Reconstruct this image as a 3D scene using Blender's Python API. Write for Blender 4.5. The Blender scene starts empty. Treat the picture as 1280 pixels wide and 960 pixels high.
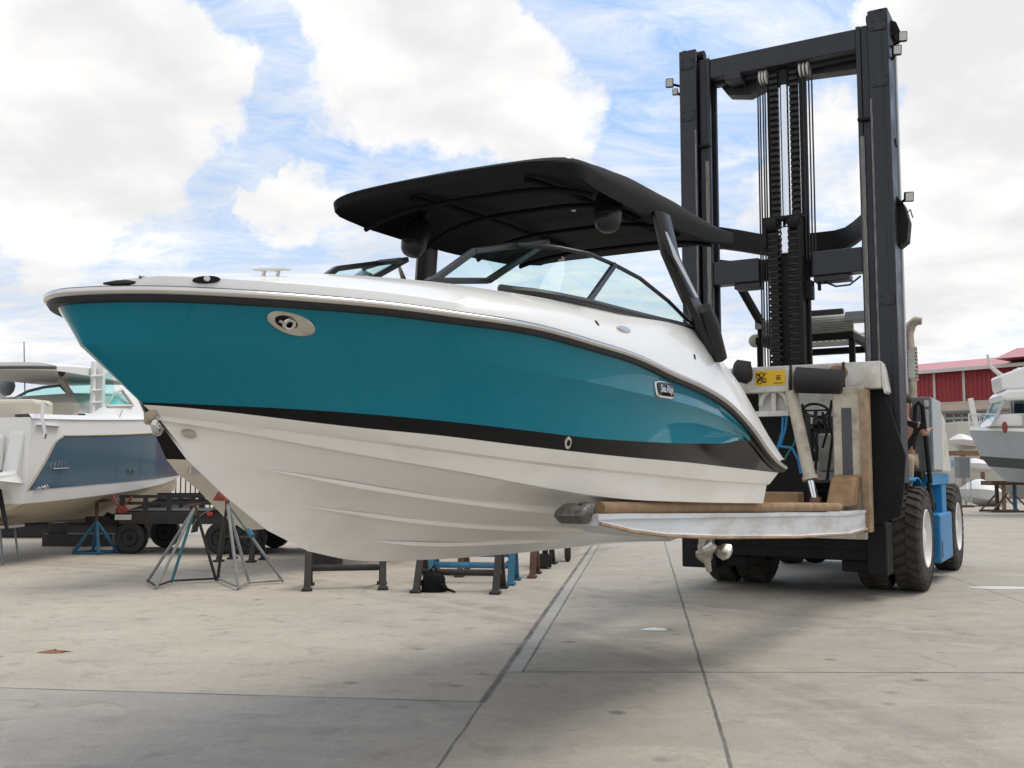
import bpy, bmesh, math, random
from mathutils import Vector, Matrix
from mathutils.bvhtree import BVHTree
random.seed(7)
S = bpy.context.scene
COL = S.collection
V = Vector
# ------------------------------------------------------------------ camera
FPX, EYE, HOR = 1265.0, 1.6, 589.0
PITCH = math.atan((HOR - 480) / FPX)
cam = bpy.data.cameras.new('camera'); cam.sensor_width = 36; cam.lens = 36 * FPX / 1280
cam.clip_start = 0.05; cam.clip_end = 3000
co = bpy.data.objects.new('camera', cam); COL.objects.link(co)
co.location = (0, 0, EYE); co.rotation_euler = (math.pi / 2 + PITCH, 0, 0)
S.camera = co
FW = V((0, math.cos(PITCH), math.sin(PITCH))); UP = V((0, -math.sin(PITCH), math.cos(PITCH))); RT = V((1, 0, 0))
def ray(px, py): return FW + RT * ((px - 640) / FPX) + UP * ((480 - py) / FPX)
EYEP = V((0, 0, EYE))
def on_ground(px, py, z=0):
    d = ray(px, py); return EYEP + d * ((z - EYE) / d.z)
def at_depth(px, py, Y):
    d = ray(px, py); return EYEP + d * (Y / d.y)

class Frame:                      # a local frame on the ground: x = heading, y = its left
    def __init__(s, o, ang):
        s.o = V(o); s.a = ang
        s.F = V((math.cos(ang), math.sin(ang), 0)); s.P = V((-math.sin(ang), math.cos(ang), 0))
    def L(s, p): v = p - s.o; return V((v.dot(s.F), v.dot(s.P), v.z))
    def W(s, p): return s.o + s.F * p[0] + s.P * p[1] + V((0, 0, p[2]))
    def lray(s, px, py):
        d = ray(px, py); return s.L(EYEP), V((d.dot(s.F), d.dot(s.P), d.z))
    def ty(s, px, py, y): c, d = s.lray(px, py); return c + d * ((y - c.y) / d.y)
    def tx(s, px, py, x): c, d = s.lray(px, py); return c + d * ((x - c.x) / d.x)
    def tz(s, px, py, z): c, d = s.lray(px, py); return c + d * ((z - c.z) / d.z)

# ------------------------------------------------------------------ materials
def mat(name, col, rough=0.5, metal=0.0, var=0.0, vscale=4.0, dirt=None, dscale=3.0, dlo=0.55, dhi=0.75, damt=0.6,
        bump=0.0, bscale=60.0, coat=0.0, spec=0.5, trans=0.0, ior=1.45, stretch=None, emis=None, rvar=0.0, alpha=1.0):
    m = bpy.data.materials.new(name); m.use_nodes = True
    n, l = m.node_tree.nodes, m.node_tree.links
    b = n['Principled BSDF']
    b.inputs['Roughness'].default_value = rough; b.inputs['Metallic'].default_value = metal
    b.inputs['Coat Weight'].default_value = coat; b.inputs['Coat Roughness'].default_value = 0.03
    b.inputs['Specular IOR Level'].default_value = spec
    b.inputs['Transmission Weight'].default_value = trans; b.inputs['IOR'].default_value = ior
    b.inputs['Alpha'].default_value = alpha
    c4 = (*col, 1)
    b.inputs['Base Color'].default_value = c4
    if emis:
        b.inputs['Emission Color'].default_value = (*emis[0], 1); b.inputs['Emission Strength'].default_value = emis[1]
    tc = n.new('ShaderNodeTexCoord'); src = tc.outputs['Object']
    if stretch:
        mp = n.new('ShaderNodeMapping'); mp.inputs['Scale'].default_value = stretch
        l.new(src, mp.inputs['Vector']); src = mp.outputs['Vector']
    out = None
    if var:
        t = n.new('ShaderNodeTexNoise'); t.inputs['Scale'].default_value = vscale; t.inputs['Detail'].default_value = 6
        l.new(src, t.inputs['Vector'])
        r = n.new('ShaderNodeMapRange'); r.inputs['From Min'].default_value = .3; r.inputs['From Max'].default_value = .7
        r.inputs['To Min'].default_value = 1 - var; r.inputs['To Max'].default_value = 1 + var
        l.new(t.outputs['Fac'], r.inputs['Value'])
        x = n.new('ShaderNodeVectorMath'); x.operation = 'SCALE'; x.inputs[0].default_value = col
        l.new(r.outputs['Result'], x.inputs['Scale']); out = x.outputs['Vector']
        if rvar:
            r2 = n.new('ShaderNodeMapRange'); r2.inputs['From Min'].default_value = .3; r2.inputs['From Max'].default_value = .7
            r2.inputs['To Min'].default_value = max(0, rough - rvar); r2.inputs['To Max'].default_value = min(1, rough + rvar)
            l.new(t.outputs['Fac'], r2.inputs['Value']); l.new(r2.outputs['Result'], b.inputs['Roughness'])
    if dirt:
        t = n.new('ShaderNodeTexNoise'); t.inputs['Scale'].default_value = dscale; t.inputs['Detail'].default_value = 9
        t.inputs['Roughness'].default_value = .7
        l.new(src, t.inputs['Vector'])
        r = n.new('ShaderNodeMapRange'); r.inputs['From Min'].default_value = dlo; r.inputs['From Max'].default_value = dhi
        r.inputs['To Max'].default_value = damt; l.new(t.outputs['Fac'], r.inputs['Value'])
        x = n.new('ShaderNodeMix'); x.data_type = 'RGBA'; x.inputs[6].default_value = c4; x.inputs[7].default_value = (*dirt, 1)
        l.new(r.outputs['Result'], x.inputs[0])
        if out: l.new(out, x.inputs[6])
        out = x.outputs[2]
    if out: l.new(out, b.inputs['Base Color'])
    if bump:
        t = n.new('ShaderNodeTexNoise'); t.inputs['Scale'].default_value = bscale; t.inputs['Detail'].default_value = 4
        l.new(src, t.inputs['Vector'])
        u = n.new('ShaderNodeBump'); u.inputs['Strength'].default_value = bump; u.inputs['Distance'].default_value = .02
        l.new(t.outputs['Fac'], u.inputs['Height']); l.new(u.outputs['Normal'], b.inputs['Normal'])
    return m
M = {}
M['teal'] = mat('teal gelcoat', (.0, .18, .25), .04, coat=0, var=.03, vscale=2, bump=.16, bscale=1.2, spec=.32)
M['white'] = mat('white gelcoat', (.74, .74, .73), .22, coat=.3, var=.02, vscale=3)
M['hullwhite'] = mat('white hull gelcoat', (.84, .815, .765), .14, coat=.35, var=.03, vscale=2.5, dirt=(.48, .43, .33), dscale=1.6, dlo=.50, dhi=.8, damt=.5, stretch=(.5, 1, 1.5))
M['blackgel'] = mat('black gelcoat', (.004, .004, .0045), .08, coat=0, spec=.25, bump=.03, bscale=1.3)
M['rubber'] = mat('black rubber', (.015, .015, .016), .55, var=.2, vscale=8)
M['canvas'] = mat('black canvas', (.0035, .0035, .004), .8, var=.25, vscale=5, bump=.25, bscale=220, spec=.25)
M['towerblk'] = mat('black powder coat', (.012, .012, .013), .35, var=.1)
M['frameblk'] = mat('black anodised frame', (.02, .021, .023), .3, var=.1)
M['steel'] = mat('polished steel', (.62, .60, .57), .18, 1, var=.05)
M['brushed'] = mat('brushed steel', (.55, .52, .47), .38, 1, var=.08, vscale=20)
M['chrome'] = mat('chromed rod', (.75, .77, .8), .1, 1)
def glass(name, tint, refl=1.0):
    m = bpy.data.materials.new(name); m.use_nodes = True
    n, l = m.node_tree.nodes, m.node_tree.links
    n.remove(n['Principled BSDF']); t = n.new('ShaderNodeBsdfTransparent'); t.inputs[0].default_value = (*tint, 1)
    g_ = n.new('ShaderNodeBsdfGlossy'); g_.inputs['Roughness'].default_value = .02
    lw = n.new('ShaderNodeFresnel'); lw.inputs['IOR'].default_value = 1.09
    x = n.new('ShaderNodeMixShader'); l.new(lw.outputs[0], x.inputs[0]); l.new(t.outputs[0], x.inputs[1]); l.new(g_.outputs[0], x.inputs[2])
    l.new(x.outputs[0], n['Material Output'].inputs['Surface']); return m
M['glass'] = glass('green tinted glass', (.80, .93, .89))
M['maststeel'] = mat('dark blue grey mast paint', (.019, .022, .030), .42, var=.2, vscale=3, dirt=(.07, .06, .05), dscale=4, dlo=.55, dhi=.85, damt=.5, rvar=.12)
M['mastwornshine'] = mat('worn bare steel and rail highlight', (.16, .15, .14), .35, .7, var=.4, vscale=9, dirt=(.05, .035, .025), stretch=(6, 6, .6), dscale=4)
M['post'] = mat('beige worn post paint', (.50, .455, .37), .55, var=.12, vscale=4, dirt=(.17, .10, .055), dscale=4.5, dlo=.5, dhi=.72, damt=.75)
M['black'] = mat('matt black steel', (.008, .008, .008), .6, var=.3, vscale=4, dirt=(.06, .05, .038), dscale=5, dlo=.58, dhi=.8, damt=.5, spec=.3)
M['chain'] = mat('oiled leaf chain', (.018, .017, .016), .4, .4, var=.4, vscale=20)
M['carr'] = mat('white worn paint', (.60, .595, .56), .5, var=.1, vscale=3, dirt=(.30, .20, .11), dscale=3.2, dlo=.47, dhi=.74, damt=.75)
M['carrust'] = mat('worn tan paint', (.36, .26, .165), .65, var=.2, vscale=5, dirt=(.12, .06, .03), dscale=6, dlo=.42, dhi=.75, damt=.75)
M['forkwhite'] = mat('pale fork paint', (.58, .61, .64), .45, var=.05, vscale=3, dirt=(.30, .22, .14), dscale=2.6, dlo=.46, dhi=.72, damt=.65, stretch=(.5, 1, 3))
M['pad'] = mat('brown fork pad', (.27, .165, .085), .75, var=.22, vscale=6, dirt=(.12, .085, .06), dscale=7, dlo=.5, dhi=.8, damt=.6, bump=.3, bscale=40)
M['tyre'] = mat('dusty tyre rubber', (.05, .046, .041), .85, var=.3, vscale=5, dirt=(.12, .105, .085), dscale=6, dlo=.45, dhi=.75, damt=.5, bump=.2, bscale=50, spec=.3)
M['rimwhite'] = mat('white wheel paint', (.68, .68, .66), .5, dirt=(.3, .25, .18), dscale=4)
M['blue'] = mat('blue truck paint', (.008, .21, .47), .4, var=.1, vscale=3, dirt=(.02, .05, .10), dscale=4, damt=.6)
M['bluelight'] = mat('light blue tank paint', (.015, .19, .43), .4, var=.1, vscale=3, dirt=(.2, .2, .2), dscale=5)
M['grey'] = mat('grey cabinet paint', (.17, .19, .20), .5, var=.08)
M['greylight'] = mat('pale grey paint and lit cabinet side', (.40, .43, .45), .5, var=.05)
M['darkgrey'] = mat('dark grey paint', (.07, .075, .08), .5, var=.1)
M['yellow'] = mat('yellow warning plate', (.75, .46, .02), .5, dirt=(.3, .2, .08), dscale=12, damt=.5)
M['ink'] = mat('black print', (.02, .018, .016), .6)
M['red'] = mat('red paint', (.42, .035, .03), .5)
M['rustyred'] = mat('red stand pad', (.22, .05, .035), .7, var=.3, vscale=12)
M['rust'] = mat('rusty pipe', (.105, .06, .04), .75, var=.35, vscale=7, dirt=(.2, .09, .04), dscale=9)
M['exh'] = mat('heat stained exhaust', (.40, .34, .27), .4, .7, var=.3, vscale=6, dirt=(.22, .13, .07), dscale=7)
M['hoseblue'] = mat('blue hose', (.02, .20, .45), .45)
M['hosegreen'] = mat('green hose', (.03, .16, .15), .45)
M['standgrey'] = mat('galvanised stand tube', (.22, .235, .23), .5, .3, var=.2, vscale=8, dirt=(.12, .08, .05), dscale=9)
M['standteal'] = mat('teal stand tube', (.03, .17, .22), .5, var=.2, vscale=8, dirt=(.12, .08, .05), dscale=9)
M['rollerblk'] = mat('dark stand steel', (.03, .028, .027), .6, var=.3, dirt=(.11, .07, .05), dscale=8)
M['rollerblue'] = mat('blue painted pipe', (.05, .20, .36), .5, var=.25, vscale=6, dirt=(.12, .10, .08), dscale=9)
M['standblue'] = mat('blue stand plate', (.02, .13, .22), .5, var=.2, dirt=(.12, .10, .08), dscale=9)
M['cream'] = mat('cream hull', (.62, .57, .48), .4, var=.05, dirt=(.35, .28, .19), dscale=2)
M['bottom'] = mat('beige hull bottom', (.52, .46, .36), .5, var=.08, vscale=2, stretch=(.4, 1, 4), dirt=(.3, .25, .18), dscale=2)
M['navy'] = mat('slate blue gelcoat', (.052, .105, .155), .12, coat=.5, bump=.02, bscale=1.5)
M['seat'] = mat('beige vinyl', (.58, .54, .46), .55, var=.04)
M['headliner'] = mat('grey headliner', (.58, .56, .52), .7, var=.05)
M['glassteal'] = glass('aqua tinted glass', (.56, .90, .88))
M['skin'] = mat('skin', (.42, .22, .15), .5)
M['shirt'] = mat('black shirt', (.01, .01, .012), .85)
M['khaki'] = mat('khaki trousers', (.33, .27, .19), .85)
M['hair'] = mat('dark hair', (.02, .014, .01), .7)
M['redwall'] = mat('red corrugated wall', (.33, .045, .05), .6, var=.08, vscale=.6)
M['redroof'] = mat('faded red roof', (.45, .20, .22), .6, var=.06, vscale=.4)
M['trim'] = mat('pale trim', (.55, .54, .52), .6)
M['beigewall'] = mat('beige render', (.50, .48, .42), .8, var=.06, vscale=.5)
M['tileroof'] = mat('brown grey awning', (.20, .165, .13), .8, var=.15, vscale=1.5)
M['window'] = mat('office window', (.06, .09, .11), .1)
M['greyhull'] = mat('grey hull gelcoat', (.34, .37, .39), .15, coat=.4, var=.05, bump=.03, bscale=1)
M['tarp'] = mat('white shrink wrap', (.66, .67, .67), .5, var=.05, bump=.3, bscale=6)
M['orange'] = mat('rust brown rack', (.20, .10, .055), .7, var=.3, vscale=10)
M['paper'] = mat('crumpled paper', (.66, .72, .71), .8)
M['leaf'] = mat('dry leaf', (.24, .10, .05), .8)
M['redlamp'] = mat('red lamp lens', (.45, .05, .03), .3)
M['lens'] = mat('lamp lens', (.55, .56, .55), .15)
M['strap'] = mat('tan strap', (.44, .36, .26), .8)

# ------------------------------------------------------------------ mesh builder
class MB:
    def __init__(s): s.v = []; s.f = []; s.mi = []
    def add(s, vs, fs, mi=0):
        o = len(s.v); s.v += [V(p) for p in vs]
        for f in fs: s.f.append([i + o for i in f]); s.mi.append(mi)
        return s
    def box(s, x0, x1, y0, y1, z0, z1, mi=0):
        return s.add([(x0, y0, z0), (x1, y0, z0), (x1, y1, z0), (x0, y1, z0), (x0, y0, z1), (x1, y0, z1), (x1, y1, z1), (x0, y1, z1)],
                     [(3, 2, 1, 0), (4, 5, 6, 7), (0, 1, 5, 4), (1, 2, 6, 5), (2, 3, 7, 6), (3, 0, 4, 7)], mi)
    def beam(s, a, b, w, h, up=(0, 0, 1), mi=0):
        a = V(a); b = V(b); d = (b - a).normalized(); u = V(up); r = d.cross(u)
        if r.length < 1e-4: r = d.cross(V((1, 0, 0)))
        r.normalize(); u = r.cross(d).normalized()
        q = [r * (w / 2) * i + u * (h / 2) * j for i, j in ((-1, -1), (1, -1), (1, 1), (-1, 1))]
        return s.add([a + k for k in q] + [b + k for k in q], [(0, 1, 2, 3), (7, 6, 5, 4), (1, 0, 4, 5), (2, 1, 5, 6), (3, 2, 6, 7), (0, 3, 7, 4)], mi)
    def polybeam(s, pts, w, h, up=(0, 0, 1), mi=0):
        for a, b in zip(pts, pts[1:]): s.beam(a, b, w, h, up, mi)
        return s
    def tube(s, pts, r, n=8, mi=0, closed=False):
        pts = [V(p) for p in pts]; N = len(pts)
        rr = r if isinstance(r, (list, tuple)) else [r] * N
        rows = []; pu = None
        for i, p in enumerate(pts):
            if closed: d = pts[(i + 1) % N] - pts[i - 1]
            else: d = pts[min(i + 1, N - 1)] - pts[max(i - 1, 0)]
            d.normalize()
            if pu is None:
                pu = d.orthogonal().normalized()
            pu = (pu - d * pu.dot(d)).normalized(); w = d.cross(pu)
            rows.append([p + (pu * math.cos(2 * math.pi * k / n) + w * math.sin(2 * math.pi * k / n)) * rr[i] for k in range(n)])
        vs = [q for row in rows for q in row]; fs = []
        for i in range(N if closed else N - 1):
            for k in range(n):
                a = i * n + k; b = i * n + (k + 1) % n; j = (i + 1) % N
                fs.append((a, b, j * n + (k + 1) % n, j * n + k))
        if not closed:
            fs.append(tuple(reversed(range(n)))); fs.append(tuple((N - 1) * n + k for k in range(n)))
        return s.add(vs, fs, mi)
    def cyl(s, a, b, r0, r1=None, n=20, mi=0): return s.tube([a, b], [r0, r0 if r1 is None else r1], n, mi)
    def lathe(s, c, ax, prof, n=32, mi=0):
        c = V(c); ax = V(ax).normalized(); u = ax.orthogonal().normalized(); w = ax.cross(u)
        vs = []; fs = []; m = len(prof)
        for k in range(n):
            a = 2 * math.pi * k / n; e = u * math.cos(a) + w * math.sin(a)
            vs += [c + ax * t + e * r for t, r in prof]
        for k in range(n):
            k2 = (k + 1) % n
            for i in range(m - 1): fs.append((k * m + i, k2 * m + i, k2 * m + i + 1, k * m + i + 1))
        return s.add(vs, fs, mi)
    def grid(s, rows, mi=0, flip=False, mis=None, closed=False):
        R = len(rows); C = len(rows[0]); vs = [p for r in rows for p in r]
        for i in range(0): pass
        o = len(s.v); s.v += [V(p) for p in vs]
        for i in range(R - 1 if not closed else R):
            for k in range(C - 1):
                i2 = (i + 1) % R
                f = [o + i * C + k, o + i * C + k + 1, o + i2 * C + k + 1, o + i2 * C + k]
                s.f.append(f[::-1] if flip else f); s.mi.append(mis[k] if mis else mi)
        return s
    def prism(s, pts, ext, mi=0):
        pts = [V(p) for p in pts]; e = V(ext); n = len(pts)
        return s.add(pts + [p + e for p in pts], [tuple(reversed(range(n))), tuple(range(n, 2 * n))] +
                     [(i, (i + 1) % n, (i + 1) % n + n, i + n) for i in range(n)], mi)
    def ball(s, c, r, n=14, mi=0):
        c = V(c); r = V(r) if not isinstance(r, (int, float)) else V((r, r, r)); rows = []
        for i in range(n // 2 + 1):
            a = math.pi * i / (n // 2)
            rows.append([c + V((r.x * math.sin(a) * math.cos(2 * math.pi * k / n), r.y * math.sin(a) * math.sin(2 * math.pi * k / n), r.z * math.cos(a))) for k in range(n + 1)])
        return s.grid(rows, mi, flip=True)
    def sweep(s, pts, sec, mi=0, outs=None, cap=True):
        # section given as (out, up) pairs; out = horizontal normal of the curve
        pts = [V(p) for p in pts]; rows = []
        for i, p in enumerate(pts):
            if outs: o = outs[i]
            else:
                d = pts[min(i + 1, len(pts) - 1)] - pts[max(i - 1, 0)]; o = V((d.y, -d.x, 0)).normalized()
            rows.append([p + o * a + V((0, 0, b)) for a, b in sec + [sec[0]]])
        s.grid(rows, mi)
        if cap:
            s.add(rows[0][:-1], [tuple(range(len(sec)))], mi); s.add(rows[-1][:-1], [tuple(reversed(range(len(sec))))], mi)
        return s
    def mirror(s):
        n = len(s.v); s.v += [V((p.x, -p.y, p.z)) for p in s.v]
        s.f += [[i + n for i in reversed(f)] for f in s.f]; s.mi += list(s.mi)
        return s
    def moved(s, fn): s.v = [fn(p) for p in s.v]; return s
    def build(s, name, mats, parent=None, smooth=False, bevel=0.0, angle=35, fix=True):
        me = bpy.data.meshes.new(name)
        off = OFF.get(parent.name, V((0, 0, 0))) if parent else V((0, 0, 0))
        me.from_pydata([p - off for p in s.v], [], s.f)
        for m in (mats if isinstance(mats, (list, tuple)) else [mats]): me.materials.append(M[m] if isinstance(m, str) else m)
        me.polygons.foreach_set('material_index', s.mi)
        bm = bmesh.new(); bm.from_mesh(me)
        bmesh.ops.remove_doubles(bm, verts=bm.verts, dist=1e-5)
        if fix: bmesh.ops.recalc_face_normals(bm, faces=bm.faces)
        if smooth:
            for f in bm.faces: f.smooth = True
            for e in bm.edges:
                if len(e.link_faces) == 2 and e.calc_face_angle(0) > math.radians(angle): e.smooth = False
        bm.to_mesh(me); bm.free(); me.update()
        o = bpy.data.objects.new(name, me); COL.objects.link(o)
        if parent: o.parent = parent; OFF[o.name] = off
        if bevel:
            b = o.modifiers.new('bevel', 'BEVEL'); b.width = bevel; b.segments = 2; b.limit_method = 'ANGLE'; b.angle_limit = math.radians(40)
        return o
OFF = {}
def thing(name, label, cat, group=None, frame=None, base=(0, 0, 0)):
    o = bpy.data.objects.new(name, None); COL.objects.link(o); o.empty_display_size = .3
    base = V(base)
    if frame: o.location = frame.W(base); o.rotation_euler = (0, 0, frame.a); OFF[o.name] = base
    else: o.location = base; OFF[o.name] = base
    return tag(o, label, cat, group)
def tag(o, label=None, cat=None, group=None, kind=None):
    if label: o['label'] = label
    if cat: o['category'] = cat
    if group: o['group'] = group
    if kind: o['kind'] = kind
    return o
def copy_tree(o, parent=None):
    c = o.copy(); COL.objects.link(c)
    if parent: c.parent = parent
    for ch in list(o.children): copy_tree(ch, c)
    return c
def lerp(a, b, t): return a + (b - a) * t
def interp(xs, ys, x):
    if x <= xs[0]: return ys[0]
    for i in range(1, len(xs)):
        if x <= xs[i]: return lerp(ys[i - 1], ys[i], (x - xs[i - 1]) / (xs[i] - xs[i - 1]))
    return ys[-1]
def smooth_interp(xs, ys, x):     # monotone-ish cubic (finite-difference Hermite)
    n = len(xs)
    if x <= xs[0]: return ys[0]
    if x >= xs[-1]: return ys[-1]
    i = 1
    while x > xs[i]: i += 1
    def sl(k):
        if k == 0: return (ys[1] - ys[0]) / (xs[1] - xs[0])
        if k == n - 1: return (ys[-1] - ys[-2]) / (xs[-1] - xs[-2])
        a = (ys[k] - ys[k - 1]) / (xs[k] - xs[k - 1]); b = (ys[k + 1] - ys[k]) / (xs[k + 1] - xs[k])
        ha = xs[k] - xs[k - 1]; hb = xs[k + 1] - xs[k]
        return (a * hb + b * ha) / (ha + hb)
    h = xs[i] - xs[i - 1]; t = (x - xs[i - 1]) / h; m0 = sl(i - 1) * h; m1 = sl(i) * h
    return (2 * t ** 3 - 3 * t * t + 1) * ys[i - 1] + (t ** 3 - 2 * t * t + t) * m0 + (-2 * t ** 3 + 3 * t * t) * ys[i] + (t ** 3 - t * t) * m1

# ------------------------------------------------------------------ world: sky with broken cloud
SUN_EL, SUN_AZ = math.radians(60), math.radians(62)      # azimuth measured from +Y (view direction) towards +X
w = bpy.data.worlds.new('World'); S.world = w; w.use_nodes = True
n, l = w.node_tree.nodes, w.node_tree.links
bg = n['Background']; bg.inputs['Strength'].default_value = 0.12
sky = n.new('ShaderNodeTexSky'); sky.sky_type = 'NISHITA'; sky.sun_disc = False
sky.sun_elevation = SUN_EL; sky.sun_rotation = SUN_AZ; sky.air_density = 1.0; sky.dust_density = 1.2; sky.ozone_density = 1.0
tc = n.new('ShaderNodeTexCoord')
nrm = n.new('ShaderNodeVectorMath'); nrm.operation = 'NORMALIZE'; l.new(tc.outputs['Generated'], nrm.inputs[0])
D = nrm.outputs['Vector']
def math_node(op, a, b=None, clamp=False):
    x = n.new('ShaderNodeMath'); x.operation = op; x.use_clamp = clamp
    for i, q in enumerate((a, b)):
        if q is None: continue
        if isinstance(q, (int, float)): x.inputs[i].default_value = q
        else: l.new(q, x.inputs[i])
    return x.outputs[0]
sep = n.new('ShaderNodeSeparateXYZ'); l.new(D, sep.inputs[0])
den = math_node('ADD', math_node('MAXIMUM', sep.outputs['Z'], 0.0), 0.22)
cmb = n.new('ShaderNodeCombineXYZ')
l.new(math_node('DIVIDE', sep.outputs['X'], den), cmb.inputs[0]); l.new(math_node('DIVIDE', sep.outputs['Y'], den), cmb.inputs[1])
def noise(scale, detail, rough, off=(0, 0, 0), dist=0.0, vec=None):
    mp = n.new('ShaderNodeMapping'); mp.inputs['Location'].default_value = off; l.new(vec or cmb.outputs[0], mp.inputs['Vector'])
    t = n.new('ShaderNodeTexNoise'); t.inputs['Scale'].default_value = scale; t.inputs['Detail'].default_value = detail
    t.inputs['Roughness'].default_value = rough; t.inputs['Distortion'].default_value = dist
    l.new(mp.outputs['Vector'], t.inputs['Vector']); return t.outputs['Fac']
n1 = noise(1.3, 10, .58, (3.1, 1.7, 0), .25)
n2 = noise(5.0, 9, .66, (.4, 5.2, 0), .4)
warp = n.new('ShaderNodeTexNoise'); warp.inputs['Scale'].default_value = 5.0; warp.inputs['Detail'].default_value = 7; warp.inputs['Roughness'].default_value = .6
l.new(D, warp.inputs['Vector'])
wv = n.new('ShaderNodeVectorMath'); wv.operation = 'MULTIPLY_ADD'; l.new(warp.outputs['Color'], wv.inputs[0])
wv.inputs[1].default_value = (.22, .22, .22); wv.inputs[2].default_value = (-.11, -.11, -.11)
dw = n.new('ShaderNodeVectorMath'); dw.operation = 'ADD'; l.new(D, dw.inputs[0]); l.new(wv.outputs['Vector'], dw.inputs[1])
def cloud_sum(items):
    acc = None
    for px, py, r, amt in items:
        d = ray(px, py).normalized()
        dp = n.new('ShaderNodeVectorMath'); dp.operation = 'DISTANCE'; l.new(dw.outputs[0], dp.inputs[0]); dp.inputs[1].default_value = d
        mr = n.new('ShaderNodeMapRange'); mr.interpolation_type = 'SMOOTHSTEP'
        rr = r / FPX
        mr.inputs['From Min'].default_value = rr * 1.15; mr.inputs['From Max'].default_value = rr * .55
        mr.inputs['To Min'].default_value = 0; mr.inputs['To Max'].default_value = amt
        l.new(dp.outputs['Value'], mr.inputs['Value'])
        acc = mr.outputs[0] if acc is None else math_node('ADD', acc, mr.outputs[0])
    return acc
puffs = cloud_sum([(50, 70, 200, 1), (140, 150, 120, 1), (20, 200, 140, 1), (190, 60, 80, .8), (470, 40, 120, 1), (570, 60, 150, 1), (655, 110, 115, 1), (395, 265, 80, .9), (345, 240, 45, .7),
                   (1010, 240, 95, .9), (1205, 40, 140, 1), (1100, 60, 70, .7), (1235, 235, 130, 1), (1180, 320, 120, .9), (940, 300, 60, .6), (760, 300, 110, .6), (150, 360, 150, .5)])
pm_ = math_node('ADD', puffs, math_node('ADD', math_node('MULTIPLY', math_node('SUBTRACT', n1, .5), 1.9), math_node('MULTIPLY', math_node('SUBTRACT', n2, .5), 1.5)))
def bias(sock, a, b, amt):          # added unseen cloud overhead and behind the camera, to whiten the ambient light
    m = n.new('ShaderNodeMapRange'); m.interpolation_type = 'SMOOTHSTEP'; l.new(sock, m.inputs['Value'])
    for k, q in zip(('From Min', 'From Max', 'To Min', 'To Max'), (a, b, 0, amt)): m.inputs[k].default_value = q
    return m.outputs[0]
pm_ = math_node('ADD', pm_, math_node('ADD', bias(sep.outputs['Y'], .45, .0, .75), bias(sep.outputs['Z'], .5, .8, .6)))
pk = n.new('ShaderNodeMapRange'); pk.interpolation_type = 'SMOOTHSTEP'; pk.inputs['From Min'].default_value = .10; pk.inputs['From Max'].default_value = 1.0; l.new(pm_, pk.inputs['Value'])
wmap = n.new('ShaderNodeMapping'); wmap.inputs['Scale'].default_value = (1.0, 1.7, 1); wmap.inputs['Rotation'].default_value = (0, 0, .5); l.new(cmb.outputs[0], wmap.inputs['Vector'])
wn = noise(4.2, 11, .68, (1.9, 4.4, 0), .8, wmap.outputs['Vector'])
wk = n.new('ShaderNodeMapRange'); wk.inputs['From Min'].default_value = .38; wk.inputs['From Max'].default_value = .66; wk.inputs['To Min'].default_value = .04; wk.inputs['To Max'].default_value = .85; l.new(wn, wk.inputs['Value'])
low = n.new('ShaderNodeMapRange'); low.interpolation_type = 'SMOOTHSTEP'
low.inputs['From Min'].default_value = .34; low.inputs['From Max'].default_value = .04; low.inputs['To Min'].default_value = 0; low.inputs['To Max'].default_value = .62
l.new(sep.outputs['Z'], low.inputs['Value'])
msk = n.new('ShaderNodeMath'); msk.operation = 'MAXIMUM'; l.new(pk.outputs[0], msk.inputs[0])
l.new(math_node('ADD', math_node('MULTIPLY', wk.outputs[0], .8), low.outputs[0], True), msk.inputs[1])
n3 = noise(2.2, 6, .55, (7.7, 2.2, 0), .2)
shade = n.new('ShaderNodeMapRange'); shade.inputs['From Min'].default_value = .40; shade.inputs['From Max'].default_value = .62
l.new(n3, shade.inputs['Value'])
cm = n.new('ShaderNodeMix'); cm.data_type = 'RGBA'; cm.inputs[6].default_value = (5.15, 5.15, 5.2, 1); cm.inputs[7].default_value = (6.9, 6.75, 6.6, 1)
l.new(shade.outputs[0], cm.inputs[0])
skym = n.new('ShaderNodeMix'); skym.data_type = 'RGBA'; skym.inputs[0].default_value = .8; skym.inputs[7].default_value = (2.5, 3.9, 6.2, 1)
l.new(sky.outputs[0], skym.inputs[6])
fin = n.new('ShaderNodeMix'); fin.data_type = 'RGBA'
l.new(msk.outputs[0], fin.inputs[0]); l.new(skym.outputs[2], fin.inputs[6]); l.new(cm.outputs[2], fin.inputs[7])
l.new(fin.outputs[2], bg.inputs['Color'])
sl = bpy.data.lights.new('sun', 'SUN'); sl.energy = 1.6; sl.angle = math.radians(32); sl.color = (1, .94, .84)
so = bpy.data.objects.new('sun', sl); COL.objects.link(so)
sd = V((math.sin(SUN_AZ) * math.cos(SUN_EL), math.cos(SUN_AZ) * math.cos(SUN_EL), math.sin(SUN_EL)))
so.rotation_euler = sd.to_track_quat('Z', 'Y').to_euler(); so.location = sd * 30

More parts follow.
